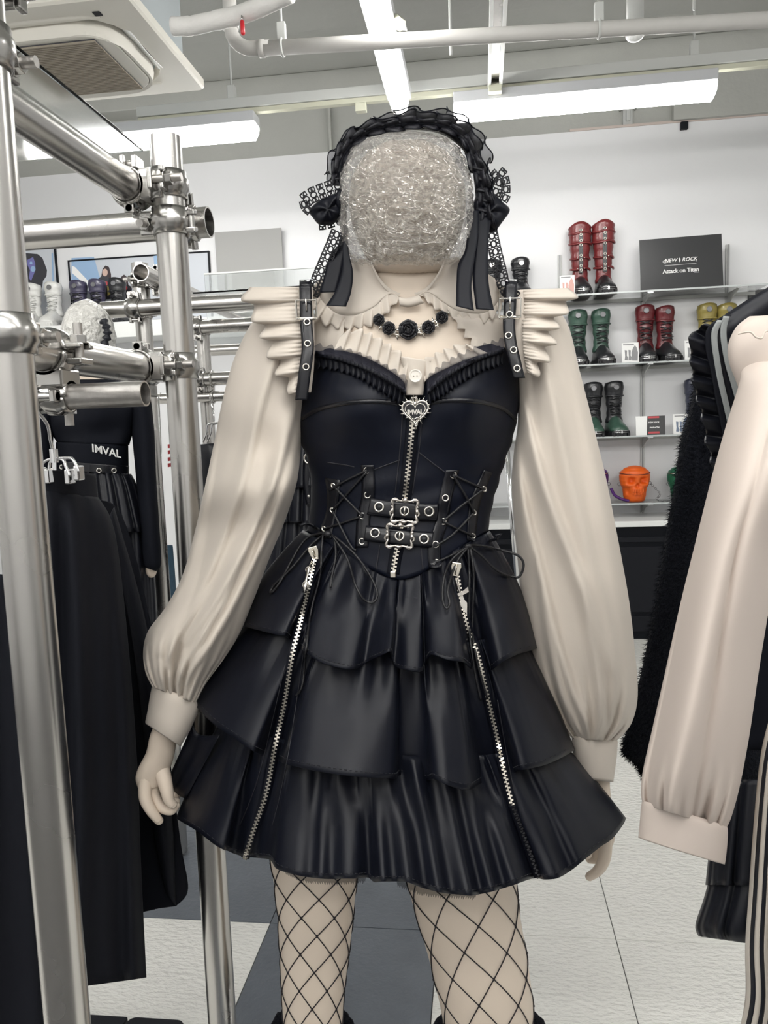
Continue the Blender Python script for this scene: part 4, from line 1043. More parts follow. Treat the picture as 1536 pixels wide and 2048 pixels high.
# ------------------------------------------------------------------ fishnet tights
FN = thing('fishnet_tights', 'wide-mesh black fishnet tights on the cream mannequin legs', 'tights', D(790, 1900))
for tab, Hh, ph, sk in ((LEGL, 36.5, 0.10, -0.04), (LEGR, 53.0, 0.62, 0.10)):
    g = MB(); ns = 7; y_a, y_b = 1560, 2160
    def lp(th, y):
        L, R = leg_lr(tab, y); c = (L+R)/2; w = (R-L)/2+1.3
        return D(c+w*math.sin(th), y, -(w/1326*0.92)*math.cos(th))
    for i in range(ns):
        for sg in (-1, 1):
            g.tube([lp(2*PI*(i+ph)/ns + (sg+sk)*2*PI/ns*(y-1800)/(2*Hh)*1.0*1.0, y) for y in range(y_a, y_b, 8)], 0.00095, 5)
    # knots where strands cross
    for i in range(ns):
        for j in range(-8, 16):
            dth = PI*j/ns                                   # strands i(+) and i+j(-) meet where 2*2PI/ns*(y-1800)/(2H) = 2PI*j/ns
            y = 1800 + Hh*j
            if y_a < y < y_b:
                th = 2*PI*(i+ph)/ns + (1+sk)*2*PI/ns*(y-1800)/(2*Hh)
                p = lp(th, y); g.ell(p, .0019, .0014, .0028, 6, 4)
    g.build('net', M['net'], FN)

# ------------------------------------------------------------------ blouse
BL = thing('white_blouse', 'off-white puff-sleeved blouse with frilled collar under the black dress', 'blouse', D(815, 900))
import bisect
def inside(poly, x, y):
    r = False; j = len(poly)-1
    for i in range(len(poly)):
        (xi, yi), (xj, yj) = poly[i], poly[j]
        if (yi > y) != (yj > y) and x < (xj-xi)*(y-yi)/(yj-yi)+xi: r = not r
        j = i
    return r
HOLE = [(700, 540), (935, 540), (914, 640), (950, 705), (905, 770), (726, 770), (688, 690), (690, 640)]
ys = [592+6*k for k in range(32)]
n_ = 72
rings = [tor_ring(y, 0.006, n_) for y in ys]
bb = MB(); vs = [p for r in rings for p in r]; fs = []
for i in range(len(ys)-1):
    for j in range(n_):
        k = (j+1) % n_; q = (i*n_+j, i*n_+k, (i+1)*n_+k, (i+1)*n_+j)
        c = sum((vs[t] for t in q), Vector())/4; px, py = proj(c)
        a = (j+0.5)*2*PI/n_
        if math.cos(a) > 0 and inside(HOLE, px, py): continue
        fs.append(q)
bb.add(vs, fs); bb.build('blouse_body', M['blouse'], BL, solid=0.0015)
def sleeve(tab, name, seed, ruck, tw=0.0, lines=()):
    """loft through (Lx,Ly,Rx,Ry,depth half, middle) pairs; long soft folds and tight gathers at the cuff"""
    q = []
    for i in range(len(tab)-1):
        a, b, c, d = tab[max(i-1, 0)], tab[i], tab[i+1], tab[min(i+2, len(tab)-1)]
        for k in range(8):
            t = k/8
            q.append(tuple(0.5*((2*Q)+(R_-P_)*t+(2*P_-5*Q+4*R_-S_)*t*t+(3*Q-P_-3*R_+S_)*t**3) for P_, Q, R_, S_ in zip(a, b, c, d)))
    q.append(tab[-1]); m = len(q); n = 96; rings = []
    for i, (lx, ly, rx, ry, h, md) in enumerate(q):
        v = i/(m-1); ring = []
        for k in range(n):
            a = 2*PI*k/n; s = math.sin(a); co = math.cos(a)
            # folds run along the sleeve, drifting slowly round it
            w = a + tw*v
            f = 0.85*math.sin(3*w+seed+1.5*v)*sstep(v*2.2) + 0.65*(abs(math.sin(2.5*w-2.0*v+seed*2))*2-1)*sstep(v*1.6)
            g = ruck*sstep((v-0.70)/0.24)*(0.75*(abs(math.sin(6.5*w+seed+2*nz(v*3, w)))*2-1)+0.55*math.sin(21*w+3*seed))
            top = 0.10*math.sin(9*w+seed)*sstep((0.25-v)/0.25)
            F = (f + g + top)*0.010*(0.35+0.65*abs(co))
            F += 0.006*nz(math.cos(a)*2.6+seed, math.sin(a)*2.6, v*1.6)
            if co > 0:
                for (v0, u0, v1, u1, am, sg) in lines:          # long drag folds, steep on one side
                    if v0 <= v <= v1:
                        t_ = (v-v0)/(v1-v0); dU = s-lerp(u0, u1, t_); wd = sg*(.45 if dU > 0 else 1.25)
                        F += am*math.sin(PI*t_)**.6*math.exp(-(dU/wd)**2)*co**.5
            px = lerp(lx, rx, 0.5+0.5*s); py = lerp(ly, ry, 0.5+0.5*s)
            dd = md - h*co*(1.0) - F*(1 if co > 0 else -1)
            edge = abs(s)**6
            ring.append(D(px + 0*edge, py, dd))
        rings.append(ring)
    mb = MB().loft(rings, False, False)
    return mb, mb.build(name, M['blouse'], BL, solid=0.0012)
SL = [(548, 600, 612, 612, .045, .005), (505, 645, 612, 700, .06, .0), (470, 715, 609, 790, .066, .0), (446, 800, 604, 850, .068, -.003), (428, 890, 600, 908, .068, -.005), (408, 985, 592, 970, .068, -.042),
      (390, 1065, 568, 1045, .066, -.024), (366, 1150, 540, 1112, .066, -.034), (333, 1213, 508, 1196, .066, -.042), (297, 1262, 478, 1268, .062, -.048), (287, 1303, 447, 1318, .056, -.052), (291, 1343, 415, 1362, .045, -.054), (305, 1374, 391, 1406, .032, -.054)]
SRt = [(1030, 612, 1098, 600, .045, .01), (1034, 700, 1135, 650, .06, .012), (1036, 790, 1158, 740, .066, .014), (1036, 850, 1176, 810, .068, .016), (1029, 900, 1193, 880, .070, .018), (1024, 965, 1210, 950, .072, .02),
       (1028, 1040, 1226, 1030, .074, .022), (1036, 1120, 1243, 1118, .074, .024), (1044, 1205, 1258, 1205, .074, .024), (1056, 1290, 1269, 1300, .072, .024), (1078, 1370, 1275, 1390, .062, .024), (1112, 1435, 1262, 1447, .048, .022), (1146, 1478, 1232, 1482, .032, .02)]
slm1, _ = sleeve(SL, 'sleeve', 0.6, 1.0, -1.1, [(.10, .95, .80, -.05, .022, .16), (.22, .98, .97, .35, .022, .14), (.02, .1, .85, -.55, .014, .20), (.45, .5, 1.0, .05, .016, .10), (.62, -.2, 1.0, -.45, .014, .10)])
slm2, _ = sleeve(SRt, 'sleeve', 2.2, 1.0, 1.2, [(.16, -.9, .80, .55, .020, .16), (.05, -.1, .9, .75, .014, .2), (.30, -.95, .98, -.15, .020, .14), (.6, .2, 1.0, .3, .014, .10), (.65, -.6, 1.0, -.5, .012, .10)])
def cuff(pairs, name, bulge):
    rings = []
    for (lx, ly, rx, ry, h, md) in pairs:
        rings.append([D(lerp(lx, rx, .5+.5*math.sin(a)), lerp(ly, ry, .5+.5*math.sin(a)), md-h*math.cos(a)) for a in (2*PI*k/40 for k in range(40))])
    return MB().loft(rings, False, False).build(name, M['blouse'], BL, solid=0.0025)
cuff([(306, 1368, 392, 1402, .033, -.054), (305, 1374, 396, 1412, .036, -.054), (301, 1395, 393, 1428, .037, -.054), (296, 1425, 378, 1462, .036, -.054), (292, 1444, 361, 1490, .035, -.054), (293, 1447, 361, 1492, .033, -.054)], 'cuff', 0)
cuff([(1146, 1472, 1232, 1476, .033, .02), (1145, 1480, 1234, 1484, .036, .02), (1147, 1510, 1232, 1514, .036, .02), (1152, 1550, 1226, 1558, .034, .02), (1153, 1556, 1225, 1564, .033, .02)], 'cuff', 0)
def strip(name, inner, outer, n, mtl, parent, waves=0, amp=0.0, lift=0.004, rows=6, dy=None, snap=None, solid=0.001, jag=0.0, bow=0.0, phase=0.0, outl=None, soft=False, saw=False, lobes=False, fine=0.0):
    """cloth band between two pixel curves; pleats run from inner to outer edge"""
    I = resample([(*p, 0) for p in catmull([(x, y, 0) for x, y in inner], 8)] if False else catmull([(x, y, 0) for x, y in inner], 8), n)
    O = resample(catmull([(x, y, 0) for x, y in outer], 8), n)
    R_ = []
    for r in range(rows+1):
        v = r/rows; row = []
        for k in range(n):
            s = k/(n-1)
            # pleats: saw-like folds whose lip overhangs a little
            ph = s*waves*2*PI+phase+1.1*nz(s*waves*0.7, phase)
            wv = math.sin(ph)+(0.35*math.sin(2*ph+0.7) if not soft else 0)
            jw = 0.6*math.sin(ph+0.9)+0.5*nz(s*waves*1.3, 3.3+phase)
            if saw:
                fr_s = (ph/(2*PI)) % 1.0
                wv = (2*sstep(fr_s/0.80)-1) if fr_s < .80 else 1-2*sstep((fr_s-.80)/.20)
                jw = wv
            if lobes:
                q_ = int(ph/PI); jw = abs(math.sin(ph/2))*(1.25+.9*nz(int(ph/(2*PI))*3.7, phase))-.5
            x = lerp(I[k].x, O[k].x, v); y = lerp(I[k].y, O[k].y, v)
            j = jag*v*jw
            tx, ty = O[k].x-I[k].x, O[k].y-I[k].y; l = math.hypot(tx, ty) or 1
            x += tx/l*j; y += ty/l*j
            if snap is not None: p = snap(x, y, lift)
            else: p = D(x, y, dy(x, y) if callable(dy) else dy)
            d = ray(x, y).normalized()
            p = p - d*(bow*math.sin(PI*v) + amp*wv*(0.25+0.75*v) + fine*math.sin(s*waves*2*PI*4.3+2*nz(s*40, v*2))*(1-v)**1.5)
            row.append(p)
        R_.append(row)
    mb = MB().grid(R_)
    return mb, mb.build(name, mtl, parent, solid=solid)
# shoulder frills, each in three overlapping lengths like the photograph
bsn = Snap(tb, slm1, slm2)
def shoulder_dy(x, y): return -.045
for inner, outer, wv, seed in (
    ([(603, 574), (606, 640), (607, 700), (605, 745), (600, 785)], [(489, 574), (495, 606), (524, 660), (541, 705), (563, 752), (592, 790)], 6, 0.3),
    ([(1040, 580), (1044, 640), (1046, 690), (1050, 722), (1056, 748)], [(1146, 576), (1142, 606), (1112, 646), (1100, 700), (1080, 735), (1060, 756)], 6, 0.9)):
    strip('shoulder_frill', inner, outer, 110, M['blouse'], BL, waves=wv, amp=0.0085, rows=14, fine=.0022, dy=lambda x, y: -.056-.020*sstep((y-570)/120)+.05*sstep(abs(x-820)/600-0.36)*3.0, jag=11, phase=seed, bow=0.010, saw=True)
    strip('shoulder_band', [(a-6 if a < 800 else a+6, b) for a, b in inner], [(a+22 if a < 800 else a-24, b) for a, b in inner], 40, M['blouse'], BL, waves=0, rows=3, dy=-.068, bow=0.002)
# collar halves
def cdy(x, y): return lerp(-.050, -.078, sstep((y-520)/130)) + 0.00018*abs(x-815)*0.9
CI_L = [(703, 518), (739, 522), (760, 559), (780, 580), (800, 593)]; CS_L = [(640, 560), (636, 589), (672, 626), (712, 630), (750, 613), (777, 588), (800, 594)]
CO_L = [(622, 575), (628, 620), (648, 647), (702, 657), (750, 647), (782, 616), (799, 596)]
CI_R = [(925, 515), (890, 520), (878, 549), (858, 572), (838, 590)]; CS_R = [(994, 560), (997, 600), (968, 626), (919, 623), (885, 604), (858, 585), (838, 592)]
CO_R = [(1008, 575), (1004, 612), (976, 641), (949, 643), (900, 632), (866, 613), (846, 592)]
for I, S, O, sd in ((CI_L, CS_L, CO_L, .5), (CI_R, CS_R, CO_R, 2.5)):
    strip('collar', I, S, 60, M['blouse'], BL, rows=8, dy=cdy, bow=0.004)
    strip('collar_frill', S, O, 150, M['blouse'], BL, waves=11, amp=0.0036, rows=6, dy=lambda x, y: cdy(x, y)-.003, jag=4, phase=sd, saw=True)
# collar stand with a small tab and its button at the throat
strip('collar_stand', [(741, 520), (760, 556), (785, 580), (815, 588), (848, 578), (872, 552), (889, 520)], [(741, 530), (764, 572), (790, 592), (818, 599), (845, 590), (868, 566), (889, 530)], 40, M['blouse'], BL, rows=3, dy=lambda x, y: -.060)
strip('collar_tab', [(796, 594), (815, 596), (838, 590)], [(800, 612), (820, 614), (848, 606)], 16, M['blouse'], BL, rows=3, dy=-.074, bow=0.003)
# frilled front edge and the button placket above the dress
fr = lambda x, y: -.098-.00012*(y-670)
strip('jabot_frill', [(668, 700), (705, 705), (750, 724), (795, 752), (812, 770)], [(684, 668), (715, 660), (758, 678), (800, 706), (822, 722)], 110, M['blouse'], BL, waves=7, amp=0.0055, rows=8, dy=fr, jag=5, phase=.2, saw=True)
strip('jabot_frill', [(975, 706), (930, 720), (890, 738), (862, 752), (848, 765)], [(944, 692), (918, 690), (880, 705), (855, 716), (846, 725)], 70, M['blouse'], BL, waves=5, amp=0.005, rows=8, dy=fr, jag=4, phase=1.2, saw=True)
strip('placket', [(800, 712), (808, 745), (812, 790)], [(862, 722), (852, 748), (846, 790)], 24, M['blouse'], BL, rows=6, dy=lambda x, y: -.105, bow=0.006)
c = D(831, 752, -.118)
bt = MB().cyl(c, c+Vector((0, -.002, 0)), .0085, 20).ring(c+Vector((0, -.002, 0)), (0, 1, 0), .0078, .0012, 20, 6).build('button', M['white_button'], BL, angle=HARD)
for sx in (-1, 1): MB().disc(c+Vector((sx*.0022, -.0021, 0)), (0, -1, 0), .0009, .0004, 8).build('button_hole', M['ac_grille'], bt)
for o in bt.children: o.matrix_parent_inverse = PINV[BL.name].inverted() @ PINV[BL.name]

# ------------------------------------------------------------------ the dress: bodice
DR = thing('corset_dress', 'black satin corset dress with three ruffled skirt tiers, buckles and zips', 'dress', D(800, 1200))
BOD = [(675, 622, 1020), (690, 612, 1030), (740, 604, 1037), (800, 597, 1040), (840, 592, 1034), (880, 600, 1025), (920, 615, 1011), (960, 622, 999), (1000, 622, 987), (1040, 618, 979), (1075, 612, 976), (1110, 612, 980), (1165, 620, 975)]
BTOP = [(-1, 752), (-.93, 715), (-.86, 692), (-.5, 708), (-.2, 735), (0.0, 764), (0.035, 770), (.08, 758), (.35, 718), (.62, 694), (.86, 683), (.94, 700), (1, 745)]
BBOT = [(-1, 1066), (-.72, 1096), (-.48, 1124), (-.1, 1156), (.03, 1161), (.25, 1148), (.5, 1120), (.75, 1090), (1, 1064)]
def bod_dy(u, y, x):
    R_ = pls([(675, .088), (760, .094), (860, .092), (960, .086), (1020, .084), (1100, .094), (1165, .10)], y)[0]
    b = 0.034*math.exp(-((x-712)/78)**2-((y-808)/70)**2) + 0.034*math.exp(-((x-938)/78)**2-((y-808)/70)**2)
    b -= 0.010*math.exp(-((x-826)/26)**2-((y-800)/60)**2)
    w = 0.0018*nz(x*0.012, y*0.03, 1.0) + 0.0022*math.sin(y*0.09+x*0.02)*math.exp(-((y-985)/45)**2)
    return -(R_*math.sqrt(max(0, 1-u*u)) + b*max(0, 1-u**4) + w)
bm = MB(); rings = []; nb = 80; nr = 46
for r in range(nr+1):
    v = r/nr; ring = []
    for k in range(nb):
        a = 2*PI*k/nb; u = math.sin(a)
        if math.cos(a) >= 0:
            y = lerp(pl(BTOP, u)[0], pl(BBOT, u)[0], v); L, R_ = pls(BOD, y); x = (L+R_)/2+(R_-L)/2*u
            ring.append(D(x, y, bod_dy(u, y, x)))
        else:
            yt = 748; y = lerp(yt, 1066, v); L, R_ = pls(BOD, y); x = (L+R_)/2+(R_-L)/2*u
            ring.append(D(x, y, 0.085*math.sqrt(max(0, 1-u*u))))
    rings.append(ring)
bm.loft(rings, False, False)
bm.build('bodice', M['satin_bodice'], DR, solid=0.0015, offset=1)
BS = Snap(bm)
def line_on(name, pts, r, mtl, snap=BS, off=0.0006, n=10, parent=DR, sides=6, flat=None):
    P = catmull([(x, y, 0) for x, y in pts], n)
    return MB().tube([snap(p.x, p.y, off) for p in P], r, sides).build(name, mtl, parent)
# seams and piping
for pts in ([(604, 834), (640, 815), (700, 803), (760, 801), (800, 806)], [(858, 804), (900, 799), (960, 802), (1005, 815), (1034, 838)],
            [(806, 808), (800, 900), (790, 990)], [(846, 808), (838, 900), (824, 990)], [(800, 920), (760, 935), (735, 945)], [(838, 905), (870, 930), (905, 955)],
            [(655, 925), (690, 930), (708, 934)], [(760, 1090), (752, 1140)], [(842, 1095), (846, 1140)]):
    line_on('seam', pts, 0.0009, M['stitch'])
for pts in ([(604, 842), (640, 822), (700, 809), (760, 807), (800, 812)], [(858, 810), (900, 805), (960, 808), (1005, 821), (1033, 845)]):
    strip('piping', pts, [(x, y-9) for x, y in pts], 40, M['leather'], DR, snap=BS, lift=0.0012, rows=2)
# frills along the neckline: organza over an opaque gathered band
FL_b = [(634, 735), (680, 742), (730, 762), (775, 792), (806, 812)]; FL_m = [(630, 706), (680, 716), (735, 736), (785, 764), (812, 784)]; FL_t = [(628, 688), (690, 698), (742, 716), (785, 738), (816, 757)]
FR_b = [(1006, 728), (960, 745), (915, 770), (880, 795), (858, 806)]; FR_m = [(1008, 698), (960, 714), (912, 738), (876, 764), (855, 784)]; FR_t = [(1008, 677), (955, 694), (905, 716), (872, 738), (852, 758)]
for b_, m_, t_, sd in ((FL_b, FL_m, FL_t, .4), (FR_b, FR_m, FR_t, 2.1)):
    strip('organza_frill', m_, t_, 170, M['organza'], DR, waves=10, amp=0.005, rows=6, snap=None, dy=lambda x, y: lerp(-.098, -.124, sstep((0.5-abs((x-820)/400))/.12)), jag=4, phase=sd, solid=0, saw=True)
    strip('gathered_frill', m_, b_, 190, M['ribbon'], DR, waves=16, amp=0.0022, rows=4, snap=BS, lift=0.006, jag=5, phase=sd)
    strip('frill_band', [(x, y-5) for x, y in m_], [(x, y+6) for x, y in m_], 150, M['ribbon'], DR, waves=24, amp=0.0009, rows=3, snap=BS, lift=0.0125, phase=sd)
# zip helper: tape, teeth
def zipper(name, pts, snap, parent, tw=0.0026, step=0.0021, mtl='zip_tooth', off=0.0015, tape=0.006):
    P = catmull([(x, y, 0) for x, y in pts], 12)
    W = [snap(p.x, p.y, off) for p in P]
    # smooth the snapped path so that the zip does not jump
    for _ in range(6):
        W = [W[0]]+[(W[i-1]+W[i]*2+W[i+1])/4 for i in range(1, len(W)-1)]+[W[-1]]
    n = int(sum((b-a).length for a, b in zip(W, W[1:]))/step); Q = resample(W, n)
    g = MB(); tp = MB(); la = []
    for i, p in enumerate(Q):
        t = (Q[min(i+1, n-1)]-Q[max(i-1, 0)]).normalized(); vw = (p-CAM_O).normalized()
        s = t.cross(vw).normalized(); nn = s.cross(t).normalized()
        if nn.dot(vw) > 0: nn = -nn
        sd = 1 if i % 2 else -1
        g.obox(p+s*sd*tw*0.36+nn*0.0012, s*tw*0.62, t*step*0.42, nn*0.0011)
        la.append([p-s*tape, p+s*tape])
    tp.grid(la)
    a = tp.build(name+'_tape', M['ribbon'], parent, solid=0.0006)
    b = g.build(name+'_teeth', M[mtl], a, smooth=False)
    return Q
ZC_ = zipper('bodice_zip', [(829, 772), (827, 815), (823, 870), (817, 930), (811, 985), (803, 1040), (797, 1085), (790, 1120), (786, 1148)], BS, DR, tw=0.0038, step=0.0027, tape=0.009)
e = BS(786, 1149, .003); MB().obox(e, (.004, 0, 0), (0, .0015, 0), (0, 0, .0045)).build('zip_stop', M['zip_tooth'], DR, smooth=False, bevel=.001)
def slider(c, ang=0.0, sc=1.0):
    ax = Vector((math.cos(ang), 0, -math.sin(ang))); az = Vector((math.sin(ang), 0, math.cos(ang)))
    s_ = MB().loft([[c+ax*x*sc+az*z*sc+Vector((0, y*sc, 0)) for x, z in ((-.0065, .010), (.0065, .010), (.0075, .004), (.0045, -.010), (-.0045, -.010), (-.0075, .004))] for y in (0, -.004)])
    o = s_.build('zip_slider', M['zip_tooth'], DR, smooth=False, bevel=.0008)
    MB().tube([c+az*.007*sc+Vector((0, -.004*sc, 0)), c+az*.004*sc+Vector((0, -.0075*sc, 0)), c-az*.004*sc+Vector((0, -.0075*sc, 0)), c-az*.007*sc+Vector((0, -.004*sc, 0))], .0013*sc, 6).build('slider_bridge', M['zip_tooth'], o)
    return c-az*.010*sc+Vector((0, -.006*sc, 0)), ax, az
c0, ax, az = slider(BS(832, 775, .004))
MB().tube([c0+az*.004, c0-az*.004, c0-az*.012], [.0022, .003, .0022], 8).build('zip_pull', M['zip_tooth'], DR)
# the heart charm
hc = BS(831, 826, .012); HC = MB(); px_m = 1.06/1538
def heart(t, s): return Vector((16*math.sin(t)**3*s, 0, (13*math.cos(t)-5*math.cos(2*t)-2*math.cos(3*t)-math.cos(4*t)+2.5)*s))
fr_ = Vector((0, -1, 0)); rim = [hc+heart(2*PI*k/48, .00112)+fr_*.001 for k in range(48)]
ch = thing('heart_charm', 'silver spiked heart zip charm lettered IMVAL on the dress front', 'charm', hc)
MB().loft([[hc+heart(2*PI*k/48, .00107) for k in range(48)], [hc+heart(2*PI*k/48, .00104)+fr_*.0016 for k in range(48)]]).build('heart_plate', M['zip_dark'], ch, angle=HARD)
MB().tube(rim, .0017, 8, closed=True).build('heart_rim', M['silver'], ch)
MB().tube([hc+heart(2*PI*k/48, .00086)+fr_*.0022 for k in range(48)], .0008, 6, closed=True).build('heart_border', M['silver'], ch)
for k in range(26):
    t = 2*PI*k/26; p = hc+heart(t, .00112)+fr_*.001; d = (p-hc); d.y = 0; d.normalize()
    ln = .0075 if k % 2 == 0 else .0050
    MB().tube([p, p+d*.0025, p+d*ln], [.0017, .0010, .0001], 6).build('spike', M['silver'], ch)
text_mesh('lettering', 'IMVAL', .0085, M['silver'], hc+fr_*.0028+Vector((0, 0, .001)), (1, 0, 0), (0, 0, 1), .0006, ch, offset=.0004, spacing=.9)
MB().tube([hc+Vector((-.006, -.003, -.006)), hc+Vector((-.002, -.004, -.0085)), hc+Vector((.003, -.004, -.006)), hc+Vector((.006, -.003, -.009))], .0011, 6).build('flourish', M['silver'], ch)
MB().ring(hc+Vector((0, -.001, .0175)), (0, 1, 0.3), .0036, .0011, 16, 6).build('jump_ring', M['silver'], ch)
MB().ell(hc+Vector((0, -.002, .0125)), .0028, .002, .0036, 10, 6).build('crown_knob', M['silver'], ch)
# eyelet tabs and eyelets
def eyelet(px, py, R=.0048, snap=BS, parent=DR, off=.0022, r=.0013, sq=1.0, name='eyelet', mtl='silver'):
    c = snap(px, py, off); n = snap.normal(px, py)
    n = (n*0.7 - ray(px, py).normalized()*0.6).normalized()
    o = MB().ring(c, n, R, r, 18, 6, sx=sq).build(name, M[mtl], parent)
    MB().disc(c-n*.0004, n, R, .0003, 16).build('eyelet_hole', M['black'], o)
    return o
TL = [(734, 930), (735, 990), (726, 1034), (722, 1095)]; TR_ = [(906, 940), (892, 996), (884, 1045), (870, 1092), (872, 1135)]
strip('lacing_tab', [(x-12, y) for x, y in TL], [(x+14, y) for x, y in TL], 40, M['leather'], DR, snap=BS, lift=.0016, rows=4, bow=.001)
strip('lacing_tab', [(x-14, y) for x, y in TR_], [(x+12, y) for x, y in TR_], 40, M['leather'], DR, snap=BS, lift=.0016, rows=4, bow=.001)
strip('hip_tab', [(650, 955), (655, 1000), (648, 1040), (630, 1075)], [(680, 960), (676, 1005), (668, 1045), (662, 1078)], 30, M['leather'], DR, snap=BS, lift=.0016, rows=4)
strip('hip_tab', [(985, 945), (962, 1000), (955, 1040), (950, 1082)], [(968, 940), (942, 1000), (936, 1040), (934, 1080)], 30, M['leather'], DR, snap=BS, lift=.0016, rows=4)
EY = [(734, 941), (735, 990), (725, 1032), (724, 1083), (906, 950), (891, 996), (886, 1043), (871, 1089), (872, 1125)]
EO = [(667, 972), (665, 1021), (648, 1058), (968, 978), (948, 1025), (946, 1072)]
for x, y in EY: eyelet(x, y, .0042)
for x, y in EO: eyelet(x, y, .0040, sq=0.7)
# two belts with ornate buckles
def belt(up, lo, ey, cx, cy, seed):
    strip('belt', up, lo, 60, M['leather'], DR, snap=BS, lift=.0042, rows=5, bow=.0015, solid=.002)
    for x, y in ey: eyelet(x, y, .0062, off=.0078, r=.0016)
    c = BS(cx, cy, .010); ax = Vector((1, .12, -.085)).normalized(); az = Vector((.085, 0, 1)).normalized(); fo = ax.cross(az).normalized()
    if fo.y > 0: fo = -fo
    # scrolled frame: four bowed sides with curls at the corners
    prof = []
    for k in range(96):
        t = 2*PI*k/96; w = .0172; h = .0150; sx = math.cos(t); sz = math.sin(t)
        q = (abs(sx)**6+abs(sz)**6)**(-1/6)
        wob = 1+0.07*math.cos(8*t)+0.05*math.cos(4*t+PI)
        prof.append(c+ax*(sx*q*w*wob)+az*(sz*q*h*wob)+fo*(.0014+.0006*math.cos(12*t)))
    fm = MB().tube(prof, [.0020+.0007*math.cos(8*2*PI*k/96) for k in range(96)], 8, closed=True)
    bk = fm.build('buckle', M['antique'], DR)
    for sx in (-1, 1):
        for sz in (-1, 1):
            sp = []
            for k in range(14):
                t = k/13*4.6; rr = .0052*(1-k/13*.75)
                sp.append(c+ax*sx*(.0128+rr*math.cos(t))+az*sz*(.0142+rr*math.sin(t)*.8)+fo*.0022)
            MB().tube(sp, [.0016*(1-k/20) for k in range(14)], 6).build('buckle_scroll', M['antique'], bk)
        sp = [c+ax*sx*(.0185+.002*math.sin(t*PI*2))+az*(-.007+.014*t)+fo*.002 for t in (k/10 for k in range(11))]
        MB().tube(sp, .0015, 6).build('buckle_scroll', M['antique'], bk)
        MB().ell(c+az*sx*.0165+fo*.002, .003, .0016, .0022, 10, 6).build('buckle_knob', M['antique'], bk)
    eyelet(cx, cy, .0058, off=.0085, r=.0016)
    MB().cyl(c+az*.0065+fo*.001, c-az*.0055+fo*.001, .0011, 8).build('buckle_prong', M['silver'], bk)
belt([(742, 996), (780, 1001), (840, 1007), (876, 1009)], [(734, 1029), (775, 1035), (835, 1041), (873, 1042)], [(758, 1014), (858, 1023)], 809, 1022, 1)
belt([(732, 1051), (775, 1055), (830, 1062), (867, 1064)], [(728, 1081), (770, 1087), (825, 1093), (863, 1095)], [(750, 1066), (848, 1078)], 799, 1072, 2)
# shoulder straps
ST_L = [(611, 572), (612, 610), (613, 650), (616, 695), (611, 736), (606, 775), (603, 800)]; ST_R = [(1022, 570), (1020, 610), (1018, 650), (1021, 685), (1028, 715), (1035, 745), (1038, 756)]
for pts, ey, bk in ((ST_L, [(614, 644), (615, 687), (612, 734)], (613, 619)), (ST_R, [(1019, 629), (1017, 671), (1027, 700), (1034, 737)], (1020, 616))):
    sdy = lambda x, y: lerp(-.072, -.094, sstep((y-560)/200))
    mbs, _ = strip('strap', [(x-12, y) for x, y in pts], [(x+12, y) for x, y in pts], 60, M['leather'], DR, dy=sdy, rows=4, bow=.0015, solid=.002)
    sn = Snap(mbs)
    for x, y in ey: eyelet(x, y, .0040, snap=sn)
    c = sn(*bk, .003); ax = Vector((1, 0, -.03)); az = Vector((0.02, -.1, 1)).normalized()
    fr = [c+ax*sx*.0145+az*sz*.0125 for sx, sz in ((-1, -1), (1, -1), (1, 1), (-1, 1))]
    MB().tube([fr[0], fr[1], fr[2], fr[3], fr[0]], .0016, 8).build('strap_buckle', M['silver'], DR, angle=HARD)
    MB().tube([c-ax*.0135-az*.0125, c+ax*.0135-az*.0125], .0028, 8).build('buckle_bar', M['silver'], DR)
    MB().cyl(c+az*.014+Vector((0, -.002, 0)), c-az*.002, .0011, 8).build('strap_prong', M['silver'], DR)
    # the strap's back run over the shoulder
    b0, b1 = pts[0]
    MB().loft([[D(b0+sx, yy, dd) for sx in (-12, 12)] for yy, dd in ((572, -.072), (562, -.05), (560, -.02), (575, .03), (640, .075), (748, .086))], closed=False).build('strap', M['leather'], DR, solid=.002)

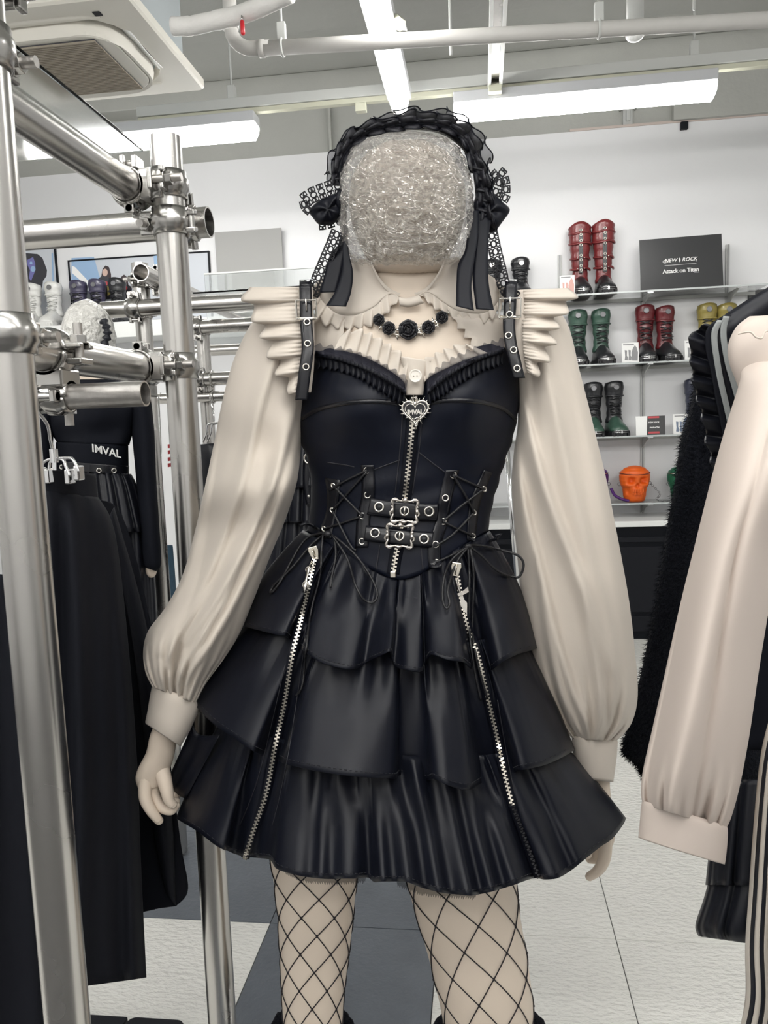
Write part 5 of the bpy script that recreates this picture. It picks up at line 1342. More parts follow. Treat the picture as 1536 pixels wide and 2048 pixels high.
# ------------------------------------------------------------------ the dress: skirt tiers
def tier(name, top, hem, Rt, Rh, bulge=(10, 10), nc=240, nrw=26, seed=0.0, gather=0.004):
    T_ = catmull([(x, y, 0) for x, y in top], 10); T_ = resample(T_, nc)
    # hem columns: even in arc length of (x, y); keep fold depth along
    hp = [Vector((x, y, f*1500)) for x, y, f in hem]
    Hc = resample(catmull(hp, 10), nc)
    fr = []
    x0, x1 = hem[0][0], hem[-1][0]
    rows = []
    for r in range(nrw+1):
        v = r/nrw; row = []
        for k in range(nc):
            s = k/(nc-1); h = Hc[k]; u = max(-1, min(1, 2*(h.x-x0)/(x1-x0)-1)); s2 = (h.x-x0)/(x1-x0)
            tt = T_[min(nc-1, max(0, int(s2*(nc-1))))]
            e = v**1.15
            x = lerp(tt.x, h.x, v); y = lerp(tt.y, h.y, v)
            x += (-bulge[0]*max(0, -u)**2 + bulge[1]*max(0, u)**2)*math.sin(PI*v)
            fold = h.z/1500*e
            ga = gather*math.sin(PI*min(1, v*1.6+.06))*(math.sin(s*95+seed*3)+0.7*math.sin(s*61+seed))*(1-v)**1.2
            wr = 0.004*nz(s*14+seed, v*2.2, seed)*e
            R_ = lerp(Rt, Rh, v**1.05)
            row.append(D(x, y, -(R_*math.sqrt(max(0, 1-u*u)) + (fold+ga+wr)*(1-0.5*u**8))))
        # back half, rounder and plain with soft waves
        for k in range(1, 60):
            a = PI/2+PI*k/60; u = math.sin(a); co = math.cos(a)
            xm = lerp((T_[0].x+T_[-1].x)/2, (x0+x1)/2, v); hw_ = lerp((T_[-1].x-T_[0].x)/2, (x1-x0)/2, v)
            yy = lerp(lerp(T_[0].y, T_[-1].y, .5+.5*u), lerp(hem[0][1], hem[-1][1], .5+.5*u)-40*co*co*v, v)
            xx = xm+hw_*u*(1-.36*v*min(1, abs(co)*7)) + (bulge[1]*max(0, u)**2-bulge[0]*max(0, -u)**2)*math.sin(PI*v)
            row.append(D(xx, yy, -lerp(Rt, Rh, v)*co + 0.010*v*math.sin(9*a)*abs(co)))
        rows.append(row)
    mb = MB().loft(rows, False, False)
    o = mb.build(name, M['satin'], DR, solid=0.0018, offset=1)
    # a turned hem: stitched line a little above the edge
    st = MB(); nfr = nc
    for k in range(6, nfr-6):
        p = Vector(rows[-2][k]); q = Vector(rows[-2][k+1]); d = (p-CAM_O).normalized()
        if k % 2 == 0: st.bar(p-d*.0016, q-d*.0016, .0008, .0008)
    st.build('hem_stitching', M['stitch'], DR, smooth=False)
    return mb
tm3 = tier('skirt_tier', [(440, 1440), (490, 1460), (570, 1480), (700, 1500), (830, 1512), (945, 1512), (1040, 1498), (1112, 1470)],
    [(352, 1636, -.01), (362, 1643, .012), (395, 1663, .022), (430, 1690, .025), (449, 1700, .012), (456, 1702, -.03), (470, 1708, -.05), (492, 1714, -.035), (515, 1716, -.05), (540, 1720, -.02), (554, 1738, .012), (592, 1750, .022), (622, 1755, .010), (640, 1757, .022), (665, 1758, .008), (690, 1757, .02), (715, 1757, .012), (736, 1755, -.012), (748, 1764, -.006), (765, 1763, .016), (790, 1763, .004), (818, 1765, .02), (850, 1777, .004), (878, 1784, .022), (905, 1788, .008), (940, 1791, .024), (962, 1788, .006), (985, 1783, .022), (1008, 1776, .006), (1030, 1769, .02), (1055, 1760, .004), (1066, 1757, -.02), (1078, 1757, -.022), (1090, 1759, .006), (1116, 1756, .02), (1142, 1741, .006), (1161, 1726, .02), (1199, 1695, .012), (1224, 1678, .016), (1246, 1650, .004), (1252, 1636, -.006)],
    .165, .235, (4, 4), seed=3, gather=.007)
tm2 = tier('skirt_tier', [(528, 1212), (575, 1230), (645, 1258), (760, 1285), (850, 1290), (940, 1284), (1000, 1268), (1036, 1250)],
    [(375, 1380, -.01), (384, 1400, .0), (402, 1424, .01), (432, 1452, .016), (470, 1478, .022), (503, 1500, .022), (514, 1506, .0), (528, 1512, -.04), (548, 1518, -.052), (562, 1524, -.03), (570, 1528, .010), (600, 1535, .028), (640, 1543, .036), (690, 1550, .038), (740, 1555, .028), (775, 1557, .014), (792, 1557, -.004), (800, 1550, -.035), (828, 1558, -.038), (855, 1561, -.022), (866, 1558, .012), (888, 1567, .03), (915, 1576, .030), (940, 1579, .024), (955, 1571, .0), (968, 1564, -.035), (995, 1558, -.052), (1020, 1550, -.045), (1036, 1542, .0), (1050, 1539, .018), (1090, 1530, .024), (1128, 1513, .018), (1150, 1499, -.006)],
    .135, .205, (6, 6), seed=2, gather=.005)
tm1 = tier('skirt_tier', [(606, 1060), (650, 1084), (690, 1104), (730, 1126), (770, 1148), (803, 1152), (850, 1138), (880, 1118), (920, 1094), (980, 1062)],
    [(476, 1239, -.006), (484, 1251, .010), (520, 1261, .02), (553, 1269, .022), (572, 1272, .010), (580, 1280, -.03), (592, 1290, -.045), (601, 1296, -.02), (607, 1301, .014), (636, 1322, .030), (678, 1335, .036), (706, 1338, .026), (722, 1334, .0), (736, 1322, -.006), (758, 1312, .018), (780, 1302, .030), (785, 1316, -.004), (792, 1334, -.004), (815, 1340, .012), (843, 1343, .010), (850, 1328, -.020), (862, 1309, .018), (893, 1318, .036), (925, 1323, .034), (937, 1331, .004), (948, 1340, -.035), (972, 1345, -.042), (986, 1338, -.006), (1004, 1324, .018), (1035, 1309, .024), (1062, 1301, .014), (1076, 1296, -.006)],
    .094, .168, (14, 14), seed=1, gather=.006)
# the rear layer that shows past the left edge of the lowest tier
strip('skirt_underlayer', [(440, 1470), (400, 1470), (385, 1450)], [(372, 1598), (352, 1585), (336, 1560)], 40, M['satin'], DR, dy=lambda x, y: -.02-.05*(x-336)/100, rows=10, waves=1.2, amp=.006, solid=.0018)
# tulle petticoat peeping out under the hem
strip('petticoat', [(556, 1720), (600, 1736), (680, 1740), (735, 1738)], [(572, 1748), (610, 1763), (680, 1768), (730, 1764)], 180, M['tulle'], DR, dy=-.195, rows=4, waves=34, amp=.003, jag=5, solid=0)
strip('petticoat', [(790, 1745), (850, 1760), (900, 1765), (960, 1768)], [(795, 1772), (850, 1790), (900, 1795), (950, 1797)], 180, M['tulle'], DR, dy=-.205, rows=4, waves=34, amp=.003, jag=5, solid=0)
SK = Snap(tm1, tm2, tm3)
ZL = zipper('skirt_zip', [(630, 1113), (621, 1155), (611, 1199), (597, 1260), (584, 1312), (569, 1406), (550, 1493), (535, 1576), (522, 1620), (509, 1655), (490, 1716)], SK, DR, tw=.0034, step=.0027, off=.006, tape=.0065)
ZR = zipper('skirt_zip', [(914, 1142), (923, 1200), (938, 1265), (955, 1307), (978, 1406), (993, 1470), (1009, 1547), (1024, 1608)], SK, DR, tw=.0032, step=.0027, off=.006, tape=.0065)
zipper('skirt_zip', [(1024, 1608), (1047, 1669), (1077, 1754)], SK, DR, tw=.0028, step=.0030, mtl='zip_dark', off=.006)
for pts in ([(612, 1240), (606, 1312), (592, 1410), (578, 1500), (560, 1590), (545, 1650)], [(570, 1330), (545, 1440), (515, 1560), (480, 1650)], [(958, 1350), (985, 1450), (1000, 1540)], [(995, 1400), (1012, 1500), (1030, 1590)]):
    P = [SK(p.x, p.y, .001) for p in catmull([(x, y, 0) for x, y in pts], 10)]
    MB().tube(P, .0007, 5).build('zip_seam', M['stitch'], DR)
c1, ax1, az1 = slider(SK(629, 1106, .008), -0.25)
c2, ax2, az2 = slider(SK(912, 1138, .008), 0.15)
# charms on the two side zips
k1 = thing('chain_charm', 'small silver ornate charm hanging from the left skirt zip', 'charm', c1)
pth = [SK(x, y, .012) for x, y in ((624, 1122), (617, 1140), (614, 1155), (611, 1170), (609, 1185))]
MB().tube(pth, [.0014, .0032, .0022, .0036, .0012], 8).build('charm_body', M['silver'], k1)
for q in (pth[1], pth[3]): MB().ring(q, (0.2, 1, 0), .0044, .0011, 14, 6).build('charm_ring', M['silver'], k1)
k2 = thing('sword_charm', 'small silver sword charm hanging from the right skirt zip', 'charm', c2)
s0, s1 = SK(911, 1156, .013), SK(934, 1229, .012); dv = (s1-s0); dn_ = dv.normalized(); sdv = dn_.cross(Vector((0, 1, 0))).normalized()
MB().tube([s0, s0+dv*.1, s0+dv*.2, s0+dv*.3, s0+dv*.4, s0+dv*.5], [.0014, .0019, .0014, .0019, .0014, .0017], 8).build('grip', M['antique'], k2)
gd = s0+dv*.42
MB().prism([gd-sdv*.012-dn_*.003, gd-sdv*.004-dn_*.001, gd+sdv*.004-dn_*.002, gd+sdv*.013-dn_*.006, gd+sdv*.012+dn_*.001, gd+sdv*.003+dn_*.003, gd-sdv*.004+dn_*.003, gd-sdv*.011+dn_*.002], (0, -.0016, 0)).build('guard', M['antique'], k2, smooth=False)
MB().prism([s0+dv*.48-sdv*.0024, s0+dv*.62-sdv*.003, s0+dv*.7-sdv*.0052, s0+dv*1.0, s0+dv*.7+sdv*.0052, s0+dv*.62+sdv*.003, s0+dv*.48+sdv*.0024], (0, -.0014, 0)).build('blade', M['silver'], k2, smooth=False)
# cords: criss-cross lacing, bows and long ends
ALL = Snap(bm, tm1, tm2, tm3)
def cord(pts, off=.0045, r=.0018, lift=None, name='lace_cord'):
    P = catmull([(x, y, 0) for x, y in pts], 8); W = [ALL(p.x, p.y, off) for p in P]
    for _ in range(5): W = [W[0]]+[(W[i-1]+W[i]*2+W[i+1])/4 for i in range(1, len(W)-1)]+[W[-1]]
    # never let the smoothed cord sink into the cloth
    W2 = []
    for p, w in zip(P, W):
        s = ALL(p.x, p.y, off*.6)
        W2.append(w if (w-CAM_O).length < (s-CAM_O).length else s)
    return MB().tube(W2, r, 7).build(name, M['cord'], DR)
for pts in ([(734, 943), (665, 1021)], [(734, 941), (690, 962), (660, 980)], [(667, 972), (725, 1032)], [(725, 1032), (648, 1058)], [(665, 1021), (700, 1090), (712, 1100)],
            [(906, 950), (930, 990), (948, 1025)], [(906, 950), (950, 970), (968, 978)], [(968, 978), (925, 1010), (886, 1043)], [(886, 1043), (920, 1060), (946, 1072)], [(948, 1025), (905, 1070), (871, 1092)], [(872, 1125), (900, 1112), (935, 1094)]):
    cord(pts)
cord([(648, 1066), (611, 1077), (580, 1127), (560, 1165), (542, 1186), (546, 1172), (580, 1140), (605, 1110), (628, 1084), (650, 1068)], .007, name='bow_loop')
cord([(664, 1070), (695, 1117), (709, 1165), (726, 1198), (746, 1205), (755, 1185), (736, 1144), (706, 1104), (668, 1072)], .009, name='bow_loop')
cord([(646, 1070), (643, 1100), (640, 1153), (622, 1221), (611, 1312), (605, 1372), (592, 1391)], .008, name='cord_end')
cord([(668, 1072), (672, 1110), (664, 1150), (661, 1175)], .006, name='cord_end')
cord([(939, 1090), (966, 1092), (1000, 1100), (1034, 1110), (1047, 1127), (1041, 1151), (1024, 1154), (993, 1141), (966, 1114), (940, 1094)], .010, name='bow_loop')
cord([(932, 1096), (902, 1121), (888, 1154), (885, 1198), (893, 1217), (900, 1205), (895, 1178), (912, 1127), (936, 1094)], .010, name='bow_loop')
cord([(936, 1096), (939, 1148), (938, 1198), (939, 1268), (950, 1345), (962, 1400)], .008, name='cord_end')
cord([(941, 1096), (948, 1150), (946, 1210), (945, 1268), (957, 1335), (975, 1398)], .008, name='cord_end')
for x, y in ((655, 1068), (937, 1093)): MB().ell(ALL(x, y, .009), .006, .004, .0045, 12, 8).build('cord_knot', M['cord'], DR)
# pinched loops of cloth at the hips
for pts in ([(600, 1052), (612, 1046), (626, 1052), (640, 1060)], [(990, 1071), (1002, 1068), (992, 1078), (980, 1082)]):
    MB().tube([ALL(x, y, .004) for x, y in pts], .0022, 7).build('hip_loop', M['leather'], DR)

# ------------------------------------------------------------------ rose necklace
NK = thing('rose_necklace', 'silver thorn-link necklace with black roses at the mannequin throat', 'necklace', D(815, 650, -.09))
TS = Snap(tb)
NP = [(752, 636), (765, 650), (778, 658), (800, 668), (817, 660), (840, 664), (856, 656), (870, 648), (884, 634), (893, 618)]
mat('rose', (0.014, 0.014, 0.017), 0.35)
NQ = catmull([(x, y, 0) for x, y in NP], 5)
W = [TS(p.x, p.y, .0065) for p in NQ]
for i in range(0, len(W)-3, 3):
    a, b = W[i], W[min(i+4, len(W)-1)]; d = (b-a); n = d.cross(Vector((0, 1, 0))).normalized()
    MB().tube([a, a.lerp(b, .3)+n*.0035, a.lerp(b, .7)+n*.0035, b, a.lerp(b, .7)-n*.0035, a.lerp(b, .3)-n*.0035], .0016, 6, closed=True).build('chain_link', M['silver'], NK)
    for sg in (-1, 1):
        q = a.lerp(b, .5)+n*sg*.0035
        MB().tube([q, q+n*sg*.003+d*.1, q+n*sg*.007+d*.25], [.0016, .0011, .0001], 5).build('thorn', M['silver'], NK)
def rose(px, py, R):
    c = TS(px, py, .009); rr = thing('tmp', '', '') if False else None
    o = MB().ell(c, R*.75, R*.5, R*.75, 14, 8, lambda d: 1+.06*math.sin(5*math.atan2(d.z, d.x))).build('rose', M['rose'], NK)
    for lay, (n, rad, tilt) in enumerate(((6, 1.0, .25), (5, .68, .55), (4, .36, .8))):
        for k in range(n):
            a = 2*PI*k/n+lay*.6; dr = Vector((math.cos(a), 0, math.sin(a))); tg = Vector((-math.sin(a), 0, math.cos(a)))
            rows = []
            for i in range(4):
                w = (i/3-.5)*1.5; row = []
                for j in range(4):
                    h = j/3
                    row.append(c+dr*R*rad*(.55+.45*h)*math.cos(w*.75)+tg*R*rad*math.sin(w)*(.5+.5*h)+Vector((0, -R*(.25+tilt*.55*h+.12*lay), 0))+dr*R*.10*h*h*(1-tilt))
                rows.append(row)
            p = MB().grid(rows).build('petal', M['rose'], NK, solid=.0006)
    return o
rose(817, 660, .0125); rose(778, 657, .0085); rose(857, 655, .0085); rose(884, 635, .0080); rose(758, 640, .0075)

# ------------------------------------------------------------------ plastic-wrapped head
WR = thing('plastic_wrap', 'crumpled clear plastic film wrapped around the mannequin head', 'plastic wrap', D(813, 520))
WT = [(262, 806, 826, .02), (266, 770, 862, .045), (276, 735, 893, .075), (300, 702, 921, .10), (340, 684, 940, .118), (390, 680, 945, .126), (440, 680, 950, .126), (480, 686, 947, .122), (505, 694, 936, .114), (520, 705, 920, .104), (530, 716, 905, .092)]
g = MB(); rings = []; nw = 150
for i in range(110):
    t = i/109; y = lerp(262, 530, t**0.9); L, R_, h = pls(WT, y); c = (L+R_)/2; w = (R_-L)/2; ring = []
    for k in range(nw):
        a = 2*PI*k/nw; s = math.sin(a); co = math.cos(a)
        q = Vector((s*3.2, co*3.2, t*5))
        rid = 1-abs(mnoise.noise(q*1.7)); rid2 = 1-abs(mnoise.noise(q*4.1+Vector((7, 3, 1))))
        dsp = (rid**4-.35)*.010+(rid2**4-.35)*.005+.004*mnoise.noise(q*9)
        sq = math.copysign(abs(s)**.85, s); f = 1+dsp/.10
        yy = y + (4*nz(k*.35, 2)+3*nz(k*.9, 7))*(t**6)
        ring.append(D(c+w*sq*lerp(1, f, .45), yy, -.012-(h+dsp)*math.copysign(abs(co)**.9, co)))
    rings.append(ring)
g.loft(rings, True, False)
g.build('film', M['clear_film'], WR)
# a few loose twisted flaps of film at the edges
for pts, w in (([(690, 345), (682, 400), (684, 470), (700, 525)], 9), ([(940, 470), (930, 505), (918, 540)], 12), ([(742, 285), (700, 315), (688, 345)], 8)):
    strip('film_flap', pts, [(x+w, y+3) for x, y in pts], 40, M['clear_film'], WR, dy=-.045, rows=4, waves=3, amp=.004, solid=0)

# ------------------------------------------------------------------ headdress
HD = thing('frilled_headdress', 'black chiffon frilled headband with lace bows and ribbons on the wrapped head', 'headdress', D(815, 300))
ARC = [(681, 372), (690, 330), (710, 297), (745, 272), (790, 262), (840, 259), (885, 268), (920, 292), (943, 325), (955, 365), (962, 410), (966, 455)]
def hdd(x, y): return lerp(.010, -.020, sstep((x-700)/260))
strip('band', ARC, [(683-12, 372), (679, 324), (702, 287), (741, 258), (789, 246), (842, 243), (892, 252), (931, 279), (957, 316), (969, 362), (975, 410), (979, 455)], 80, M['ribbon'], HD, dy=hdd, rows=4, bow=.010, solid=.002)
OUT1 = [(664, 366), (674, 312), (698, 274), (738, 248), (788, 236), (845, 232), (908, 238), (944, 268), (955, 312), (970, 358), (980, 405), (986, 455)]
def ruffle(inner, outer, n, waves, tang, dep, off, m, seed, edge=True, name='chiffon_frill', hvar=.35):
    """real ruffle: the free edge swings along the band and in depth, so that its loops overlap"""
    I = resample(catmull([(x, y, 0) for x, y in inner], 8), n); O = resample(catmull([(x, y, 0) for x, y in outer], 8), n)
    rows = [[] for _ in range(7)]
    for k in range(n):
        s = k/(n-1); ph = s*waves*2*PI+seed+1.6*nz(s*waves*.5, seed)
        t = (I[min(k+1, n-1)]-I[max(k-1, 0)]).normalized(); o = O[k]-I[k]
        hgt = 1+hvar*nz(s*waves*.9, seed+4)+.12*math.sin(2*ph)
        for r in range(7):
            v = r/6; e = v**1.3
            p = I[k]+o*v*hgt+t*tang*e*math.sin(ph)
            rows[r].append(D(p.x, p.y, hdd(p.x, p.y)+off-dep*e*math.cos(ph)-.006*math.sin(PI*v)))
    mb = MB().grid(rows); fo = mb.build(name, m, HD)
    if edge: MB().tube(rows[-1], .0009, 5).build('rolled_hem', M['ribbon'], fo)
    return fo
MID = [(x*.5+ox*.5, y*.5+oy*.5) for (x, y), (ox, oy) in zip(ARC, OUT1)]
def outward(h):
    """the band's middle line pushed out from the head by h pixels (h may vary along it)"""
    out = []
    for k, (x, y) in enumerate(MID):
        a, b = MID[max(k-1, 0)], MID[min(k+1, len(MID)-1)]; tx, ty = b[0]-a[0], b[1]-a[1]; l = math.hypot(tx, ty)
        q = h[k] if isinstance(h, (list, tuple)) else h
        out.append((x+ty/l*q, y-tx/l*q))
    return out
ruffle(MID, outward([22, 22, 24, 24, 24, 24, 30, 38, 30, 20, 18, 16]), 560, 12, 13, .014, -.008, M['organza'], .7, hvar=.45)
ruffle(MID, outward([16, 18, 19, 20, 20, 20, 22, 24, 20, 16, 14, 12]), 560, 14, 11, .014, -.016, M['chiffon'], 2.1, hvar=.6)
ruffle(MID, outward(-12), 480, 13, 10, .012, -.020, M['chiffon'], 3.3, hvar=.5)
ruffle(MID, outward(10), 480, 15, 9, .012, -.026, M['chiffon'], 5.1, hvar=.6, edge=False)
Q = resample(catmull([(x, y, 0) for x, y in MID], 10), 150)
MB().tube([D(p.x+2.2*nz(k*.33, 2), p.y+2.2*nz(k*.33, 8), hdd(p.x, p.y)-.020) for k, p in enumerate(Q)], [.0062+.0040*nz(k*.37, 1)+.0016*nz(k*1.7, 5) for k in range(150)], 14).build('ruched_band', M['ribbon'], HD)
def lace_strip(center, width, dy, name='lace', parent=HD, cell=.0105):
    """openwork lace: big rings along the middle, small ones along both edges, ladder threads between"""
    C = resample([D(x, y, dy) for x, y in [tuple(p)[:2] for p in catmull([(x, y, 0) for x, y in center], 10)]], 60)
    Ltot = sum((b-a).length for a, b in zip(C, C[1:])); n = max(2, int(Ltot/cell)); Q = resample(C, n*4+1); g = MB()
    for i in range(n):
        p = Q[i*4+2]; t = (Q[i*4+4]-Q[i*4]).normalized(); vw = (p-CAM_O).normalized(); s = t.cross(vw).normalized()
        for off, R_ in ((0, cell*.42),):
            g.tube([p+s*off+t*math.cos(a)*R_+s*math.sin(a)*R_*.8 for a in (2*PI*k/12 for k in range(12))], cell*.10, 5, closed=True)
        for sd in (-1, 1):
            for j in (-.25, .25):
                q = p+t*cell*j*1.0+s*sd*width*.36
                g.tube([q+t*math.cos(a)*cell*.20+s*math.sin(a)*width*.15 for a in (2*PI*k/8 for k in range(8))], cell*.085, 4, closed=True)
            g.tube([p+s*sd*cell*.33, p+s*sd*width*.25], cell*.09, 4)
            g.tube([p-t*cell*.5+s*sd*width*.22, p+t*cell*.0+s*sd*width*.25, p+t*cell*.5+s*sd*width*.22], cell*.08, 4)
            g.tube([p-t*cell*.5+s*sd*width*.5, p+s*sd*width*.53, p+t*cell*.5+s*sd*width*.5], cell*.11, 4)
    return g.build(name, M['lace_black'], parent)
def loopbow(outline, dy, name='bow_loop', th=.016):
    """puffed ribbon loop: outline in pixels, swollen in depth with creases to one side"""
    P = resample(catmull([(x, y, 0) for x, y in outline], 6, True)+[Vector((*outline[0], 0))], 60)[:-1]
    cx = sum(p.x for p in P)/len(P); cy = sum(p.y for p in P)/len(P); rings = []
    for q, d in ((1.0, 0), (.93, -.5), (.7, -.9), (.4, -1.0), (.12, -.96)):
        rings.append([D(cx+(p.x-cx)*q, cy+(p.y-cy)*q, dy+th*d*(1+.18*math.sin(k*.42))) for k, p in enumerate(P)])
    back = []
    for q, d in ((.12, .9), (.6, .8), (.95, .4)):
        back.append([D(cx+(p.x-cx)*q, cy+(p.y-cy)*q, dy+th*d) for p in P])
    return MB().loft(back+rings).build(name, M['ribbon'], HD)
# left bow
loopbow([(618, 420), (640, 400), (664, 390), (683, 386), (684, 432), (664, 448), (640, 450), (626, 436)], -.01)
lace_strip([(606, 404), (622, 392), (645, 382), (668, 374), (684, 372)], .019, -.020)
lace_strip([(606, 402), (610, 415), (620, 424)], .010, -.018)
lace_strip([(636, 449), (652, 447), (672, 440), (682, 432)], .014, -.008)
MB().ell(D(684, 400, -.02), .010, .010, .016, 12, 8).build('bow_knot', M['ribbon'], HD)
RB = M['ribbon']
strip('ribbon_tail', [(683, 410), (684, 450), (676, 490), (660, 510), (650, 545), (640, 585)], [(694, 412), (693, 450), (692, 490), (692, 500), (684, 540), (673, 584)], 60, RB, HD, dy=lambda x, y: -.03-.0005*(y-480)*.6, rows=4, waves=.6, amp=.002, solid=.0008)
strip('ribbon_tail', [(688, 440), (686, 500), (684, 540), (672, 580), (652, 611)], [(697, 460), (697, 500), (706, 545), (702, 585), (692, 613)], 60, RB, HD, dy=lambda x, y: -.05-.0005*(y-480)*.6, rows=4, waves=.8, amp=.002, solid=.0008)
lace_strip([(676, 462), (664, 492), (648, 530), (633, 565), (624, 592)], .017, -.045)
# right bow
loopbow([(948, 402), (965, 380), (988, 388), (1006, 404), (1020, 420), (1004, 445), (984, 468), (966, 452), (952, 440)], -.03)
lace_strip([(970, 388), (982, 362), (999, 343), (1010, 362), (1011, 392), (1004, 402)], .011, -.028)
lace_strip([(988, 392), (996, 372), (1001, 356)], .014, -.026)
MB().ell(D(957, 414, -.040), .007, .008, .013, 12, 8, lambda d: 1+.08*math.sin(6*d.z)).build('bow_knot', M['ribbon'], HD)
strip('ribbon_tail', [(932, 418), (934, 460), (930, 500), (916, 530), (913, 565), (912, 612)], [(958, 420), (956, 470), (950, 510), (945, 545), (943, 580), (948, 621)], 60, RB, HD, dy=lambda x, y: -.05-.0004*(y-420), rows=4, waves=.5, amp=.002, solid=.0008)
strip('ribbon_tail', [(952, 420), (950, 470), (946, 520), (945, 560), (952, 618)], [(982, 440), (978, 470), (976, 520), (978, 570), (988, 620)], 60, RB, HD, dy=lambda x, y: -.042-.0004*(y-420), rows=4, waves=.7, amp=.002, solid=.0008)
lace_strip([(982, 464), (990, 500), (1000, 540), (1010, 575), (1030, 598)], .016, -.05)
lace_strip([(1008, 592), (1022, 588), (1034, 596)], .014, -.07)
# chiffon running down the right side of the face
strip('chiffon_frill', [(944, 330), (950, 380), (952, 420), (950, 455)], [(962, 335), (972, 380), (974, 420), (968, 460)], 80, M['chiffon'], HD, dy=-.045, rows=4, waves=6, amp=.006, jag=5, solid=.0006, soft=True)
# ================================================================== garments around the mannequin
def E(px, py, Y): return PY(px, py, Y)
mat('wool_black', (0.0085, 0.0095, 0.014), 0.75, spec=0.2, bump=0.15, bscale=400, bdist=0.001)
mat('knit_black', (0.005, 0.006, 0.010), 0.8, spec=0.15)
mat('frill_black', (0.008, 0.009, 0.014), 0.42, spec=0.4)
mat('stripe_grey', (0.30, 0.32, 0.32), 0.6, bump=0.1, bscale=300)
mat('stripe_cream', (0.46, 0.42, 0.37), 0.7)
mat('denim', (0.09, 0.17, 0.25), 0.7, var=0.2, vscale=120)
mat('blouse_pink', (0.58, 0.505, 0.455), 0.55, spec=0.25)
def band(name, inner, outer, n, m, parent, Y, rows=6, waves=0, amp=0.0, jag=0.0, bow=0.0, phase=0.0, solid=.0015):
    """like strip() but at a free depth Y (number or function of x, y)"""
    I = resample(catmull([(x, y, 0) for x, y in inner], 8), n); O = resample(catmull([(x, y, 0) for x, y in outer], 8), n); R_ = []
    for r in range(rows+1):
        v = r/rows; row = []
        for k in range(n):
            s = k/(n-1); ph = s*waves*2*PI+phase+1.1*nz(s*waves*.7, phase); wv = math.sin(ph)+.3*math.sin(2*ph+.7)
            x = lerp(I[k].x, O[k].x, v); y = lerp(I[k].y, O[k].y, v)
            tx, ty = O[k].x-I[k].x, O[k].y-I[k].y; l = math.hypot(tx, ty) or 1
            j = jag*v*(.6*math.sin(ph+.9)+.5*nz(s*waves*1.3, 3.3+phase)); x += tx/l*j; y += ty/l*j
            yy = Y(x, y) if callable(Y) else Y
            row.append(E(x, y, yy-bow*math.sin(PI*v)-amp*wv*(.25+.75*v)))
        R_.append(row)
    mb = MB().grid(R_); o = mb.build(name, m, parent, solid=solid); return mb, o
def body_loft(name, tab, m, parent, n=64, folds=None, solid=.0015, cap=False, per=6, tilt=0.0):
    """closed cloth tube through (Lx,Ly,Rx,Ry,Y,halfdepth) rows"""
    q = []
    for i in range(len(tab)-1):
        a, b, c, d = tab[max(i-1, 0)], tab[i], tab[i+1], tab[min(i+2, len(tab)-1)]
        for k in range(per):
            t = k/per; q.append(tuple(.5*((2*Q)+(R_-P_)*t+(2*P_-5*Q+4*R_-S_)*t*t+(3*Q-P_-3*R_+S_)*t**3) for P_, Q, R_, S_ in zip(a, b, c, d)))
    q.append(tab[-1]); rings = []
    for i, (lx, ly, rx, ry, Y, h) in enumerate(q):
        v = i/(len(q)-1); ring = []
        for k in range(n):
            a = 2*PI*k/n; s = math.sin(a); co = math.cos(a); f = folds(a, v) if folds else 0
            ring.append(E(lerp(lx, rx, .5+.5*s), lerp(ly, ry, .5+.5*s), Y+tilt*s-(h+f)*co))
        rings.append(ring)
    mb = MB().loft(rings, cap, cap); o = mb.build(name, m, parent, solid=0 if cap else solid); return mb, o

# ------------------------------------------------------------------ long black skirt on the clip hanger
SKT = thing('hanging_skirt', 'long black flared skirt hanging from the short stub pipe', 'skirt', E(200, 950, 1.0))
def skf(a, v): return .020*v*math.sin(7*a+1.2)+.014*v*math.sin(11*a+2.0+v)+.004*nz(a*3, v*4)
waist = [(80, 938, 190, 948, 1.02, .035), (76, 985, 196, 1000, 1.02, .036)]
def wave_hem(x): return pl([(60, 1990), (175, 1990), (200, 1978), (235, 1982), (262, 1968), (292, 1952)], x)[0]
body_loft('waistband', waist, M['wool_black'], SKT, cap=False, tilt=.05)
body_loft('panels', [(77, 980, 196, 995, 1.02, .036), (72, 1060, 228, 1062, 1.03, .055), (66, 1250, 252, 1250, 1.06, .08), (60, 1500, 272, 1500, 1.09, .09), (50, 1750, 282, 1745, 1.11, .10), (40, 1990, 292, 1955, 1.12, .105)], M['wool_black'], SKT, n=96, folds=skf, tilt=.05)
mbk, _ = band('skirt_panel', [(196, 1000), (230, 1012), (262, 1080), (300, 1240), (325, 1400), (345, 1560), (362, 1690), (376, 1778), (352, 1812)], [(150, 1010), (170, 1080), (185, 1150), (200, 1260), (215, 1400), (230, 1560), (240, 1700), (262, 1820), (276, 1822)], 120, M['wool_black'], SKT, lambda x, y: 1.20+.0004*(x-200)+.02*math.sin(x*.03), rows=16, waves=0)
band('skirt_fold', [(228, 1015), (290, 1240), (325, 1480), (344, 1640), (352, 1812)], [(215, 1040), (262, 1260), (292, 1500), (306, 1660), (332, 1785)], 60, M['wool_black'], SKT, lambda x, y: 1.19+.0003*(x-200), rows=8, bow=.018)
HG = thing('clip_hanger', 'chrome clip hanger hooked over the short stub pipe', 'hanger', E(108, 900, YS))
Wc = catmull([E(98, 772, YS+.02), E(84, 765, YS), E(74, 778, YS-.017), E(72, 800, YS-.018), E(76, 822, YS-.012), E(95, 850, YS), E(101, 880, YS+.01), E(107, 905, YS+.02)], 6)
MB().tube(Wc, .0022, 8).build('hook', M['chrome'], HG)
c = E(108, 910, YS+.02); MB().cyl(c+Vector((0, 0, .008)), c-Vector((0, 0, .010)), .0055, 12).build('ferrule', M['chrome'], HG, angle=HARD)
